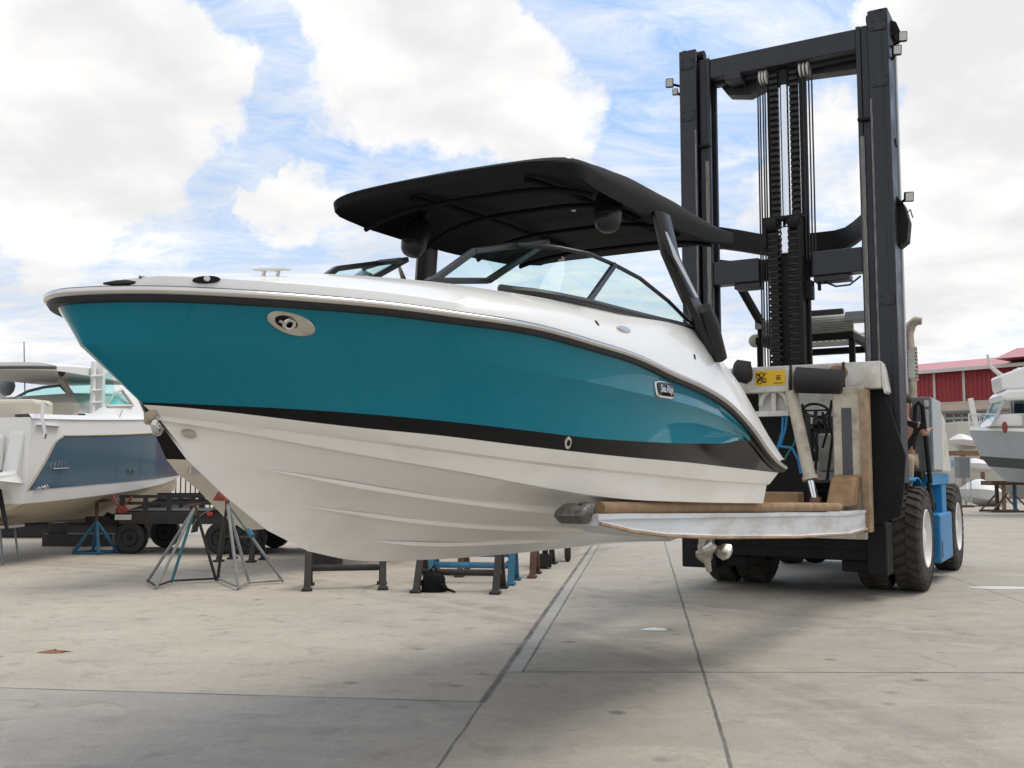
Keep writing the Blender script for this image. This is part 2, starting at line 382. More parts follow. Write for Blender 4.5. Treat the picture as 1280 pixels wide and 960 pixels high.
# ------------------------------------------------------------------ ground
gm = bpy.data.materials.new('concrete yard'); gm.use_nodes = True
n, l = gm.node_tree.nodes, gm.node_tree.links
pb = n['Principled BSDF']; pb.inputs['Roughness'].default_value = .8; pb.inputs['Specular IOR Level'].default_value = .35
geo = n.new('ShaderNodeNewGeometry')
def dotc(v):
    d = n.new('ShaderNodeVectorMath'); d.operation = 'DOT_PRODUCT'; l.new(geo.outputs['Position'], d.inputs[0]); d.inputs[1].default_value = v; return d.outputs['Value']
cU, sU = math.cos(.1286), math.sin(.1286)
gu = dotc((cU, -sU, 0)); gv = dotc((sU, cU, 0))
def gn(scale, detail=6, rough=.6, stretch=(1, 1, 1), dist=0):
    mp = n.new('ShaderNodeMapping'); mp.inputs['Scale'].default_value = stretch; l.new(geo.outputs['Position'], mp.inputs['Vector'])
    t = n.new('ShaderNodeTexNoise'); t.inputs['Scale'].default_value = scale; t.inputs['Detail'].default_value = detail; t.inputs['Roughness'].default_value = rough
    t.inputs['Distortion'].default_value = dist
    l.new(mp.outputs['Vector'], t.inputs['Vector']); return t.outputs['Fac']
def rng(v, a, b, c, d):
    m = n.new('ShaderNodeMapRange'); l.new(v, m.inputs['Value'])
    for k, q in zip(('From Min', 'From Max', 'To Min', 'To Max'), (a, b, c, d)): m.inputs[k].default_value = q
    return m.outputs[0]
def mixc(f, a, b):
    m = n.new('ShaderNodeMix'); m.data_type = 'RGBA'
    if isinstance(f, (int, float)): m.inputs[0].default_value = f
    else: l.new(f, m.inputs[0])
    for i, q in ((6, a), (7, b)):
        if isinstance(q, tuple): m.inputs[i].default_value = (*q, 1)
        else: l.new(q, m.inputs[i])
    return m.outputs[2]
wob = math_node('MULTIPLY', math_node('SUBTRACT', gn(3, 5), .5), .03)
guw = math_node('ADD', gu, wob); gvw = math_node('ADD', gv, wob)
left = math_node('LESS_THAN', guw, -1.125)
front_l = math_node('LESS_THAN', gvw, 7.12)
vr = math_node('ADD', math_node('MULTIPLY', gu, .122), 8.325)          # the cross joint on the right
front_r = math_node('LESS_THAN', gvw, vr)
base = mixc(left, (.38, .355, .305), (.475, .425, .355))
fr = mixc(left, front_r, front_l)
frf = n.new('ShaderNodeSeparateColor'); l.new(fr, frf.inputs[0])
base = mixc(frf.outputs[0], base, mixc(left, (.375, .355, .315), (.335, .325, .31)))
base = mixc(rng(gn(.45, 7, .62), .35, .68, 0, .5), base, mixc(.0, (.24, .22, .19), (.3, .28, .25)))
base = mixc(rng(gn(.9, 8, .7, (1, 2.2, 1), .6), .46, .70, 0, .5), base, (.53, .48, .41))
base = mixc(rng(gn(2.6, 8, .7, (1, 1, 1), .3), .53, .70, 0, .6), base, (.15, .14, .125))
base = mixc(rng(gn(14, 6, .7), .35, .7, .0, .42), base, (.22, .205, .18))
base = mixc(rng(gn(75, 5, .8), .48, .66, .0, .38), base, (.56, .52, .45))
base = mixc(rng(gn(95, 3, .8), .52, .64, .0, .6), base, (.17, .155, .135))
wvn = n.new('ShaderNodeTexNoise'); wvn.inputs['Scale'].default_value = 1.3; wvn.inputs['Detail'].default_value = 5; l.new(geo.outputs['Position'], wvn.inputs['Vector'])
wad = n.new('ShaderNodeVectorMath'); wad.operation = 'MULTIPLY_ADD'; l.new(wvn.outputs['Color'], wad.inputs[0]); wad.inputs[1].default_value = (.9, .9, 0); l.new(geo.outputs['Position'], wad.inputs[2])
vc = n.new('ShaderNodeTexVoronoi'); vc.feature = 'DISTANCE_TO_EDGE'; vc.inputs['Scale'].default_value = .33; l.new(wad.outputs[0], vc.inputs['Vector'])
base = mixc(math_node('MULTIPLY', rng(vc.outputs['Distance'], .0, .006, .6, 0), rng(gn(.35, 3), .52, .6, 0, .55)), base, (.16, .15, .135))
def arc(cx, cy, r, wd, amt):
    vs = n.new('ShaderNodeVectorMath'); vs.operation = 'DISTANCE'; l.new(geo.outputs['Position'], vs.inputs[0]); vs.inputs[1].default_value = (cx, cy, 0)
    return math_node('MULTIPLY', rng(math_node('ABSOLUTE', math_node('SUBTRACT', math_node('ADD', vs.outputs['Value'], math_node('MULTIPLY', gn(.6), .3)), r)), wd * .5, wd, amt, 0), rng(gn(2.2, 7, .75), .4, .62, .1, 1))
for a_ in ((22, 30, 27.0, .22), (22, 30, 26.55, .2), (-14, 2, 17.2, .22), (-14, 2, 16.75, .2), (16, -6, 17.5, .2), (16, -6, 17.1, .2)):
    base = mixc(arc(*a_, .34), base, (.13, .125, .12))
vo = n.new('ShaderNodeTexVoronoi'); vo.inputs['Scale'].default_value = 1.6; l.new(geo.outputs['Position'], vo.inputs['Vector'])
spot = math_node('MULTIPLY', rng(math_node('ADD', vo.outputs['Distance'], math_node('MULTIPLY', gn(9), .12)), .10, .19, .8, 0), rng(gn(.8, 3), .40, .52, 0, 1))
base = mixc(spot, base, (.13, .12, .11))
def line(val, at, wid, cond=None):
    a = math_node('ABSOLUTE', math_node('SUBTRACT', val, at))
    f = rng(a, wid * .45, wid, 1, 0)
    if cond is not None: f = math_node('MULTIPLY', f, cond)
    return f
notl = math_node('SUBTRACT', 1.0, left)
strip = math_node('MULTIPLY', math_node('MULTIPLY', math_node('GREATER_THAN', gu, -1.125), math_node('LESS_THAN', gu, -.975)), math_node('GREATER_THAN', gv, 8.2))
base = mixc(math_node('MULTIPLY', strip, rng(gn(1.1, 5), .35, .65, .15, .6)), base, (.37, .375, .37))
far = math_node('GREATER_THAN', gv, 7.1)
jm = [line(guw, -1.125, .035, far), line(guw, -1.125, .012, math_node('LESS_THAN', gv, 7.1)), line(guw, -.975, .014, math_node('GREATER_THAN', gv, 8.2)),
      line(guw, .455, .016), line(gvw, 7.12, .016, left), 
      line(gv, vr, .03, notl) if False else None]
jr = math_node('SUBTRACT', gvw, vr)
jm = [j for j in jm if j is not None] + [line(jr, 0.0, .022, notl), line(gvw, 17.5, .02, notl), line(guw, 4.6, .012), line(gvw, 26, .03)]
acc = jm[0]
for j in jm[1:]: acc = math_node('MAXIMUM', acc, j)
base = mixc(math_node('MULTIPLY', acc, rng(gn(1.7, 4), .3, .6, .45, .92)), base, (.07, .075, .075))
l.new(base, pb.inputs['Base Color'])
bu = n.new('ShaderNodeBump'); bu.inputs['Strength'].default_value = .4; bu.inputs['Distance'].default_value = .01
l.new(math_node('SUBTRACT', math_node('ADD', math_node('ADD', gn(40, 5, .7), math_node('MULTIPLY', gn(130, 3, .7), .8)), math_node('MULTIPLY', gn(2), 1.0)), math_node('MULTIPLY', acc, 1.5)), bu.inputs['Height']); l.new(bu.outputs['Normal'], pb.inputs['Normal'])
l.new(rng(gn(1.2, 6), .3, .7, .62, .9), pb.inputs['Roughness'])
g = MB(); g.add([(-900, -300, 0), (900, -300, 0), (900, 1500, 0), (-900, 1500, 0)], [(0, 1, 2, 3)])
tag(g.build('ground', gm), kind='structure')

# ================================================================== frames of truck and boat
T0 = on_ground(1152, 742)
ang = math.radians(-120)
T0 = T0 - V((-math.sin(ang), math.cos(ang), 0)) * 1.45
TF = Frame(T0, ang)
bow = TF.ty(60, 378, 0)
BX = bow.x
exec_parts = []

# ================================================================== the motor boat on the forks
boat = thing('motor_boat', 'white and teal sports motor boat with black canopy, lifted on forklift forks', 'boat', frame=TF, base=(8.0, 0, 1.0))
def hit_plan(px, py, plan):
    c, d = TF.lray(px, py)
    def g(t): p = c + d * t; return p.y - plan(p.x)
    t = 2.0; prev = g(t)
    while t < 20:
        t2 = t + .02; cur = g(t2)
        if prev > 0 >= cur:
            lo, hi = t, t2
            for _ in range(30):
                m = (lo + hi) / 2
                if g(m) > 0: lo = m
                else: hi = m
            return c + d * hi
        t, prev = t2, cur
    return None
class Curve:
    def __init__(s, start, B, Lent, p, q, pts, x_end, z_end=None, y_end=None, x0=None, z0=None):
        st = TF.ty(start[0], start[1], 0) if start else None
        s.x0 = x0 if x0 is not None else st.x; s.z0 = z0 if z0 is not None else st.z
        s.B, s.Le, s.p, s.q = B, Lent, p, q
        P_ = [(s.x0, s.z0)]
        for px, py in pts:
            h = hit_plan(px, py, s.b)
            if h is not None and h.x < P_[-1][0] - .01: P_.append((h.x, h.z))
        if z_end is not None: P_.append((x_end, z_end))
        s.P = P_; s.xe = x_end if x_end is not None else P_[-1][0]
        P2 = sorted(P_); s.xs = [a for a, _ in P2]; s.zs = [b for _, b in P2]
        it = 26 if s.xs[0] > 5.7 and B < 1.15 else 5
        n_ = 70; xs = [lerp(s.xs[0], s.xs[-1], i / n_) for i in range(n_ + 1)]; zs = [smooth_interp(s.xs, s.zs, x) for x in xs]
        for _ in range(it): zs = [zs[0]] + [.25 * zs[i - 1] + .5 * zs[i] + .25 * zs[i + 1] for i in range(1, n_)] + [zs[-1]]
        s.xs, s.zs = xs, zs
    def b(s, x):
        k = min(1, max(0, (s.x0 - x) / s.Le)); k = 1 - (1 - k) ** s.p
        v = s.B * k ** s.q
        return v
    def z(s, x): return smooth_interp(s.xs, s.zs, x)
    def at(s, t):
        x = s.x0 + (s.xe - s.x0) * t ** 1.55
        return V((x, s.b(x), s.z(x)))
XT = 5.95                     # transom
sheer_px = [(125, 367.5), (162, 368), (240, 371), (340, 376), (405, 381), (480, 387), (560, 398), (665, 413), (740, 434), (790, 449), (836, 471), (874, 487), (908, 508), (927, 527), (945, 550), (955, 566), (965, 578), (978, 587)]
sheer = Curve((82, 373), 1.185, 4.0, 2.5, .62, sheer_px, None)
knuck = Curve((104, 431), 1.19, 4.0, 2.3, .74, [(180, 427), (300, 427), (480, 429), (560, 443), (640, 458), (720, 474), (800, 492), (880, 512), (925, 535), (943, 553), (954, 568), (964, 580), (976, 588)], None)
btop = Curve((177, 503), 1.165, 3.9, 2.2, .85, [(240, 505.5), (360, 511), (450, 517), (540, 525), (640, 536), (740, 548), (800, 552), (860, 554.5), (905, 554.5), (941, 554), (952, 569), (963, 582), (975, 589)], None)
bbot = Curve((180, 506), 1.155, 3.9, 2.2, .86, [(240, 509.5), (269, 513), (370, 525.5), (460, 536), (540, 543), (620, 553), (700, 562.5), (780, 571), (860, 578), (920, 585), (973, 591)], None)
step = Curve((190, 515), 1.12, 3.9, 2.2, .88, [(250, 521), (358, 535.6), (460, 549), (560, 563), (620, 571), (700, 581), (780, 589), (860, 597.5), (962, 605)], None)
chine = Curve((197, 525), 1.07, 3.9, 2.1, .92, [(219, 524), (290, 537), (358, 552), (460, 571), (560, 586), (660, 606), (754, 622), (850, 627), (954, 629)], None)
stk1 = Curve((233, 574), .80, 4.0, 1.9, .95, [(300, 579), (360, 590), (418, 604), (480, 613), (560, 625), (630, 634), (701, 640)], XT, chine.zs[0] - .12)
stk2 = Curve((282, 621), .52, 4.2, 1.7, .95, [(350, 627), (418, 638), (480, 647), (560, 656), (640, 661), (690, 662)], XT, chine.zs[0] - .24)
stk3 = Curve((334, 663), .27, 4.2, 1.6, .95, [(400, 668), (447, 675), (500, 679), (560, 681), (620, 678)], XT, chine.zs[0] - .34)
kp = [(TF.ty(px, py, 0).x, TF.ty(px, py, 0).z) for px, py in [(385, 689), (432, 699), (520, 700), (580, 697), (640, 692), (700, 686), (760, 680)]] + [(XT, .985)]
kp = [k for k in kp if k[0] > XT - .01]
class KeelC:
    x0 = kp[0][0]
    def at(s, t):
        x = s.x0 + (XT - s.x0) * t ** 1.55; P2 = sorted(kp)
        return V((x, 0, smooth_interp([a for a, _ in P2], [b for _, b in P2], x)))
keel = KeelC()
class Off:                     # a curve offset from another
    def __init__(s, c, dy, dz, dx=0): s.c, s.dy, s.dz, s.dx = c, dy, dz, dx
    def at(s, t):
        p = s.c.at(t); k = min(1, t * 6); return V((p.x + s.dx * (1 - k), max(0, p.y + s.dy * k), p.z + s.dz))
NT = 64
TS = [i / NT for i in range(NT + 1)]
def strip_rows(curves): return [[c.at(t) for c in curves] for t in TS]
def half_loft(curves, mi=0): return MB().grid(strip_rows(curves), mi)
class Mid:
    def __init__(s, a, b, k, out=0): s.a, s.b, s.k, s.out = a, b, k, out
    def at(s, t):
        p = s.a.at(t).lerp(s.b.at(t), s.k); p.y += s.out * min(1, 4 * t); return p
class Fade:
    def __init__(s, c, dy, dz, t0, t1): s.c, s.dy, s.dz, s.t0, s.t1 = c, dy, dz, t0, t1
    def at(s, t):
        p = s.c.at(t); k = min(1, max(.02, (t - s.t0) / (s.t1 - s.t0))); return V((p.x, max(0, p.y + s.dy * k), p.z + s.dz * k))
step_in = Fade(step, -.026, -.012, 0, .05)
chine_in = Fade(chine, -.05, -.003, 0, .08)
low = half_loft([bbot, step, step_in, chine, chine_in, stk1, stk2, stk3, keel]).mirror()
# transom
tr = [c.at(1) for c in (bbot, step, step_in, chine, chine_in, stk1, stk2, stk3, keel)]
low.add(tr + [V((p.x, -p.y, p.z)) for p in reversed(tr[:-1])], [tuple(range(2 * len(tr) - 1))])
hull = low.build('hull', 'hullwhite', boat, smooth=True, angle=22)
topm = half_loft([sheer, Mid(sheer, knuck, .5, -.012), knuck, Fade(knuck, -.014, -.02, .25, .55), Mid(Fade(knuck, -.014, -.02, .25, .55), btop, .33, -.012), Mid(Fade(knuck, -.014, -.02, .25, .55), btop, .66, -.012), btop])
bandm = MB(); bandm.v = list(topm.v); bandm.f = list(topm.f); bandm.mi = list(topm.mi)
xcut = hit_plan(941, 553.5, btop.b).x + .01; ncol = 6
for i in range(NT):
    if btop.at((i + .5) / NT).x < xcut:
        for k in range(ncol): bandm.mi[i * ncol + k] = 1
bandm.mirror()
band = bandm.build('topside_band', ['teal', 'blackgel'], boat, smooth=True, angle=25)
bs = half_loft([Off(btop, .002, 0), Off(bbot, .002, 0)]).mirror()
st_ = [c.at(1) for c in (sheer, knuck, btop, bbot)]
bs.add(st_ + [V((p.x, -p.y, p.z)) for p in reversed(st_)], [tuple(range(8))])
bs.build('boot_stripe', 'blackgel', boat, smooth=True)
# strakes: slim wedges under the bottom
for c, t0, t1 in ((stk1, .17, .80), (stk2, .2, .82), (stk3, .30, .70)):
    sm = MB(); rows = []
    for i in range(41):
        t = lerp(t0, t1, i / 40); p = c.at(t); k = min(1, 5 * (i / 40), 5 * (1 - i / 40)) ; k = max(k, .02)
        rows.append([p + V((0, -.030 * k, .004)), p + V((0, .010 * k, -.014 * k - .002)), p + V((0, .016 * k, -.012 * k)), p + V((0, .020 * k, .010 * k))])
    sm.grid(rows).mirror(); sm.build('strake', 'hullwhite', hull, smooth=True, angle=12)
# rub rail
NR = 120
rp = [sheer.at(i / NR) + V((0, .0, .012)) for i in range(NR + 1)]
full = [V((p.x, -p.y, p.z)) for p in reversed(rp[1:])] + rp
rail = MB().sweep(full, [(-.02, -.036), (.018, -.034), (.028, -.02), (.028, .016), (.018, .026), (-.02, .028)])
rail = rail.build('rub_rail', 'rubber', boat, smooth=True, angle=40)
MB().sweep([p + V((0, 0, .004)) for p in full], [(.022, -.016), (.036, -.014), (.044, -.005), (.044, .007), (.036, .016), (.022, .018)]).build('steel_insert', 'steel', rail, smooth=True, angle=50)
# deck
class Deck:
    def __init__(s):
        s.B = 1.03; s.x0 = sheer.x0 - .07
        pts = []
        for px, py in [(300, 333), (360, 336), (430, 341), (540, 352), (640, 366), (700, 376), (770, 391), (868, 411), (882, 419), (900, 447), (925, 481), (940, 507), (958, 540), (979, 573)]:
            h = hit_plan(px, py, s.b)
            if h is not None and (not pts or h.x < pts[-1][0] - .005): pts.append((h.x, h.z))
        pts = sorted([q for q in pts if q[0] < 10.35]) + [(10.6, 2.512), (10.9, 2.487), (11.2, 2.452), (11.45, 2.408), (s.x0, sheer.z0 + .055)]; s.xs = [a for a, _ in pts]; s.zs = [b for _, b in pts]
    def b(s, x):
        k = min(1, max(0, (s.x0 - x) / 4.4)); k = 1 - (1 - k) ** 2.3
        return s.B * k ** .72
    def z(s, x): return smooth_interp(s.xs, s.zs, x)
    def at(s, t):
        x = s.x0 + (s.xs[0] - s.x0) * t ** 1.55
        return V((x, s.b(x), s.z(x)))
dk = Deck()
class Lip:
    def __init__(s, dy, dz): s.dy, s.dz = dy, dz
    def at(s, t):
        p = sheer.at(t); k = min(1, t * 9); return V((p.x - .035 * (1 - k), max(0, p.y + s.dy * min(1, t * 6)), p.z + lerp(.035, s.dz, k ** .7)))
lip0 = Off(sheer, -.004, .03); lip1 = Lip(-.016, .082)
class DeckIn:
    def __init__(s, k, dz): s.k, s.dz = k, dz
    def at(s, t):
        p = dk.at(t); x = p.x - .35 * (1 - t); return V((x, p.y * s.k, dk.z(x) + s.dz * min(1, max(0, t - .30) * 6)))
dmesh = half_loft([lip0, lip1, Mid(lip1, dk, .5, .02), dk, DeckIn(.9, .005), DeckIn(.78, -.02), DeckIn(.76, -.32), DeckIn(0, -.33)]).mirror()
de = [c.at(1) for c in (lip0, lip1, dk, DeckIn(.76, -.32))]
dmesh.add(de + [V((p.x, -p.y, p.z)) for p in reversed(de)], [tuple(range(8))])
deck = dmesh.build('deck', 'white', boat, smooth=True, angle=38)
bvh_top = BVHTree.FromPolygons([tuple(p) for p in topm.v], topm.f)
allm = MB(); [allm.add(m_.v, m_.f) for m_ in (topm, bs, low, dmesh)]
bvh = BVHTree.FromPolygons([tuple(p) for p in allm.v], allm.f)
def pick(px, py, tree=None):
    for k in range(30):
        c, d = TF.lray(px, py + k); h = (tree or bvh).ray_cast(c, d.normalized())
        if h[0] is not None: break
    nn = h[1]
    if nn.dot(d) > 0: nn = -nn
    return h[0], nn
def basis(nn):
    t = V((-1, 0, 0)); t = (t - nn * t.dot(nn)).normalized(); u = nn.cross(t)
    if u.z < 0: u = -u
    return t, u                                   # t points aft, u up along the surface
def oval(c, nn, rx, ry, h, n=32, sup=2.0):
    t, u = basis(nn); m = MB(); rows = []
    for k, hh in ((1.0, -.004), (1.0, h * .6), (.93, h), (0.0, h * 1.15)):
        rows.append([c + nn * hh + t * rx * k * math.copysign(abs(math.cos(a)) ** (2 / sup), math.cos(a)) + u * ry * k * math.copysign(abs(math.sin(a)) ** (2 / sup), math.sin(a)) for a in [2 * math.pi * i / n for i in range(n + 1)]])
    return m.grid(rows)
# hawse plate on the teal
c, nn = pick(364, 404)
hp = oval(c, nn, .118, .050, .009).build('hawse_plate', 'brushed', boat, smooth=True)
t_, u_ = basis(nn)
oval(c + nn * .010 - t_ * .028, nn, .055, .028, .003).build('opening', 'blackgel', hp, smooth=True)
rm = MB(); rm.tube([c + nn * .022 - t_ * .018 + (t_ * math.cos(a) + u_ * math.sin(a)) * .022 for a in [2 * math.pi * i / 20 for i in range(20)]], .009, 8, closed=True)
rm.tube([c + nn * .018 - t_ * .068, c + nn * .022 - t_ * .04], .009, 8); rm.build('roller_ring', 'steel', hp, smooth=True)
# badge
c, nn = pick(829.5, 487.5)
bd = oval(c, nn, .145, .056, .012, 40, 5).build('badge', 'steel', boat, smooth=True)
t_, u_ = basis(nn)
oval(c + nn * .0145, nn, .127, .043, .003, 40, 5).build('badge_panel', 'blackgel', bd, smooth=True)
tcu = bpy.data.curves.new('lettering', 'FONT'); tcu.body = 'Sea Ray'; tcu.size = .115; tcu.shear = .35; tcu.extrude = .003; tcu.offset = .0015; tcu.align_x = 'CENTER'; tcu.align_y = 'CENTER'; tcu.space_character = .86
tob = bpy.data.objects.new('tmp', tcu); COL.objects.link(tob)
dg = bpy.context.evaluated_depsgraph_get(); tme = bpy.data.meshes.new_from_object(tob.evaluated_get(dg)); bpy.data.objects.remove(tob)
cxm = (max(v.co.x for v in tme.vertices) + min(v.co.x for v in tme.vertices)) / 2
lm = MB(); sx = .205 / max(.01, max(v.co.x for v in tme.vertices) - min(v.co.x for v in tme.vertices))
lm.add([c + nn * (.021 + v.co.z) + t_ * (v.co.x - cxm) * sx + u_ * v.co.y * sx * .9 for v in tme.vertices], [tuple(p.vertices) for p in tme.polygons])
lm.build('badge_lettering', 'steel', bd)
# drain, hull fitting, bow chock, nav light, cleat, handle, rivets
c, nn = pick(709, 553.5); dr = oval(c, nn, .027, .036, .010).build('drain_fitting', 'steel', boat, smooth=True)
oval(c + nn * .012, nn, .013, .018, .002).build('drain_hole', 'blackgel', dr, smooth=True)
c, nn = pick(236, 541); oval(c, nn, .034, .017, .025).build('thru_hull_fitting', 'brushed', boat, smooth=True)
c, nn = pick(150, 355); ck_ = V((-1, (dk.b(c.x - .1) - dk.b(c.x)) / .1, .12)).normalized()
ch = MB().tube([c + nn * .008 + ck_ * k * .06 for k in (-1, -.3, .4, 1)], [.004, .011, .013, .006], 10).build('bow_chock', 'rubber', boat, smooth=True)
c, nn = pick(258, 350); nl = oval(c, nn, .055, .016, .010).build('navigation_light', 'blackgel', boat, smooth=True)
oval(c + nn * .018, nn, .013, .012, .004, 16).build('lamp_lens', 'lens', nl, smooth=True)
c, nn = pick(338, 345); ct_ = V((-1, (dk.b(c.x - .1) - dk.b(c.x)) / .1, (dk.z(c.x - .1) - dk.z(c.x)) / .1)).normalized(); n2_ = V((0, .35, .94)).normalized()
cm_ = MB(); cm_.tube([c + n2_ * .028 + ct_ * (k * .085) for k in (-1, -.6, 0, .6, 1)], [.004, .007, .008, .007, .004], 8)
for k in (-.032, .032): cm_.cyl(c + ct_ * k - n2_ * .01, c + ct_ * k + n2_ * .028, .009, .007, 8)
cm_.build('cleat', 'steel', boat, smooth=True)
c, nn = pick(779, 412); t_, u_ = basis(nn)
oval(c, nn, .09, .02, .012).build('fender_eye', 'steel', boat, smooth=True)
for px, py in ((746, 404), (868, 446), (192, 372)):
    c, nn = pick(px, py); oval(c, nn, .012, .02, .006, 12).build('vent_fitting', 'rubber', boat, smooth=True)
sc = MB()
c1, n1_ = pick(175, 338); c2, n2b = pick(212, 335)
c1 += n1_ * .006; c2 = c1 + V((-.55, -.12, .045)); sc.tube([c1, c2], .006, 6); sc.build('hatch_seam', 'grey', boat)
# bow eye with strap and anchor chute at the stem
c = TF.ty(197, 531, 0)
be = MB().tube([c + V((.0 + .034 * math.cos(a), .0 + .03 * math.cos(a) * .6, .036 * math.sin(a))) for a in [2 * math.pi * i / 20 for i in range(20)]], .014, 8, closed=True).build('bow_eye', 'steel', boat, smooth=True)
MB().tube([c + V((.02, .01, .06)), c + V((.05, 0, .035)), c + V((.03, -.03, .01))], [.014, .024, .014], 8).build('bow_strap', 'strap', be, smooth=True)
# windscreen
def bp(x, y, z): return V((BX + x, y, z))
base_px = [(625, 361), (640, 363), (670, 366), (700, 371), (735, 378), (770, 387), (810, 397), (845, 405), (869, 411)]
top_px = [(600, 313), (640, 307), (672, 307), (700, 310), (735, 317), (768, 331), (800, 348), (835, 376), (869, 410)]
NB = len(base_px)
yb = [.70, .78, .86, .91, .95, .98, 1.0, 1.015, 1.02]
yt = [.30, .50, .66, .75, .82, .87, .92, .97, 1.02]
wb = [TF.ty(p[0], p[1], y) for p, y in zip(base_px, yb)]
wt = [TF.ty(p[0], p[1], y) for p, y in zip(top_px, yt)]
for sgn in (1, -1):
    mir = lambda p: V((p.x, p.y * sgn, p.z))
    fr_ = MB(); fr_.tube([mir(p) for p in wb], .026, 8); fr_.tube([mir(p) for p in wt], [.020] * 3 + [.014] * (NB - 3), 8)
    i = 4; fr_.beam(mir(wb[i]), mir(wt[i + 1]), .03, .03, (1, 0, 0)); 
    fo = fr_.build('windscreen_frame', 'frameblk', boat, smooth=True)
    gl = MB(); gl.grid([[mir(a), mir(a.lerp(b_, .5) + V((0, .015, 0))), mir(b_)] for a, b_ in zip(wb, wt)])
    gl.build('pane', 'glass', fo, smooth=True)
    q = [TF.ty(px, py, .55) for px, py in ((684, 302), (592, 314), (541, 351), (610, 351))]
    q[1].y = .50; q[1] = TF.ty(592, 314, .50); q[2] = TF.ty(541, 351, .48)
    q = [mir(p) for p in q]
    wm = MB(); 
    for a, b_ in ((0, 1), (1, 2), (2, 3), (3, 0)): wm.beam(q[a], q[b_], .035, .04 if (a, b_) != (2, 3) else .025, (0, 1, 0))
    wm.beam(q[2], q[2] + (q[2] - q[1]) * .12, .05, .05, (0, 1, 0))
    wing = wm.build('windscreen_wing', 'frameblk', boat, bevel=.006)
    MB().grid([[q[0], q[1]], [q[3], q[2]]]).build('pane', 'glass', wing)
# tower legs
for sgn in (1, -1):
    tl = MB()
    a0 = TF.ty(826, 268, .98); a1 = TF.ty(838, 320, 1.03); a2 = TF.ty(858, 365, 1.07); a3 = TF.ty(876, 402, 1.09); a4 = TF.ty(897, 446, 1.10)
    pts = [a0, a1, a2, a3, a4]; wd = [.13, .13, .15, .18, .17]
    rows = []
    for p, w_ in zip(pts, wd):
        rows.append([V((p.x + w_ * cx_, (p.y + .045 * cy_) * sgn, p.z)) for cx_, cy_ in ((.9, 0), (.7, .8), (.2, 1), (-.5, 1), (-.9, .5), (-.9, -.5), (-.5, -1), (.2, -1), (.7, -.8), (.9, 0))])
    tl.grid(rows); leg = tl.build('tower_leg', 'towerblk', boat, smooth=True, angle=50)
    im = MB(); b0 = TF.ty(833, 290, 1.10); b1 = TF.ty(846, 322, 1.12); b2 = TF.ty(872, 372, 1.14)
    im.grid([[V((p.x + k, p.y * sgn, p.z)) for k in (-.05 * s_, .07 * s_)] for p, s_ in ((b0, .35), (b1, .9), (b2, .6))]); im.build('leg_inlay', 'brushed', leg, smooth=True)
    hm = MB(); hm.tube([V((p.x - .05, p.y * sgn, p.z)) for p in (TF.ty(876, 384, 1.13), TF.ty(884, 405, 1.14), TF.ty(897, 446, 1.13))], [.060, .07, .055], 12); hm.build('leg_base', 'rubber', leg, smooth=True)
# canopy
cn = MB(); rows_t, rows_b = [], []
NXc, NYc = 26, 24
def can_rim(u):                # u 0 front .. 1 rear
    x = lerp(-2.66, -5.78, u)
    hw = .94 * (1 - (1 - min(1, u / .10 + .52)) ** 2.4) ** .6
    zr = interp([0, .06, .15, .3, .5, .8, 1], [3.37, 3.345, 3.33, 3.335, 3.355, 3.43, 3.53], u)
    zc = interp([0, .04, .10, .2, .35, .6, .8, 1], [3.45, 3.50, 3.54, 3.60, 3.66, 3.68, 3.66, 3.60], u)
    return x, hw, zr, zc
for i in range(NXc + 1):
    u = i / NXc; u = u ** 1.2; x, hw, zr, zc = can_rim(u); rt_, rb_ = [], []
    for j in range(NYc + 1):
        k = math.sin((j / NYc * 2 - 1) * math.pi / 2); a = abs(k)
        y = hw * k; e = (1 - a ** 7) ** .5
        sag = .012 * math.sin(u * math.pi * 5) * (1 - a)
        front = .05 * (a ** 2) * (1 - u); rim_t = .035 + .05 * min(1, u / .08) ** .6
        rt_.append(bp(x - front, y, zr + rim_t + max(.005, zc - zr - rim_t) * e + sag)); rb_.append(bp(x - front, y * .985, zr - .005 + max(0, zc - zr - .05) * e * .9 + sag))
    rows_t.append(rt_); rows_b.append(rb_)
cn.grid(rows_t); cn.grid(rows_b, flip=True)
for A, B_ in ((0, 0), (-1, -1)):
    cn.grid([[rows_t[A][j], rows_b[A][j]] for j in range(NYc + 1)])
for J in (0, -1): cn.grid([[rows_t[i][J], rows_b[i][J]] for i in range(NXc + 1)])
canopy = cn.build('canopy', 'canvas', boat, smooth=True, angle=60)
for u in (.14, .38, .62, .85):
    x, hw, zr, zc = can_rim(u)
    MB().tube([bp(x, hw * k * .95, zr - .03 + (zc - zr - .10) * (1 - abs(k) ** 3.5) * .8) for k in [j / 8 - 1 for j in range(17)]], .018, 8).build('canopy_bow', 'canvas', canopy, smooth=True)
for sg in (-.45, .45):
    MB().tube([bp(can_rim(u)[0], sg, can_rim(u)[2] + .11 + (can_rim(u)[3] - can_rim(u)[2] - .2) * .6) for u in (.12, .3, .5, .7, .9)], .022, 8).build('canopy_rail', 'canvas', canopy, smooth=True)
for px, py, y in ((711, 199, .86), ): 
    p = TF.ty(px, py, y); MB().ball(p, (.03, .015, .012), 8).build('snap_light', 'lens', canopy, smooth=True)
p = TF.ty(717, 263, .3); MB().ball(p, (.02, .02, .008), 8).build('ceiling_light', 'lens', canopy, smooth=True)
p = TF.ty(713, 299, -.55); MB().ball(p, (.05, .09, .012), 10).build('ceiling_light', 'lens', canopy, smooth=True)
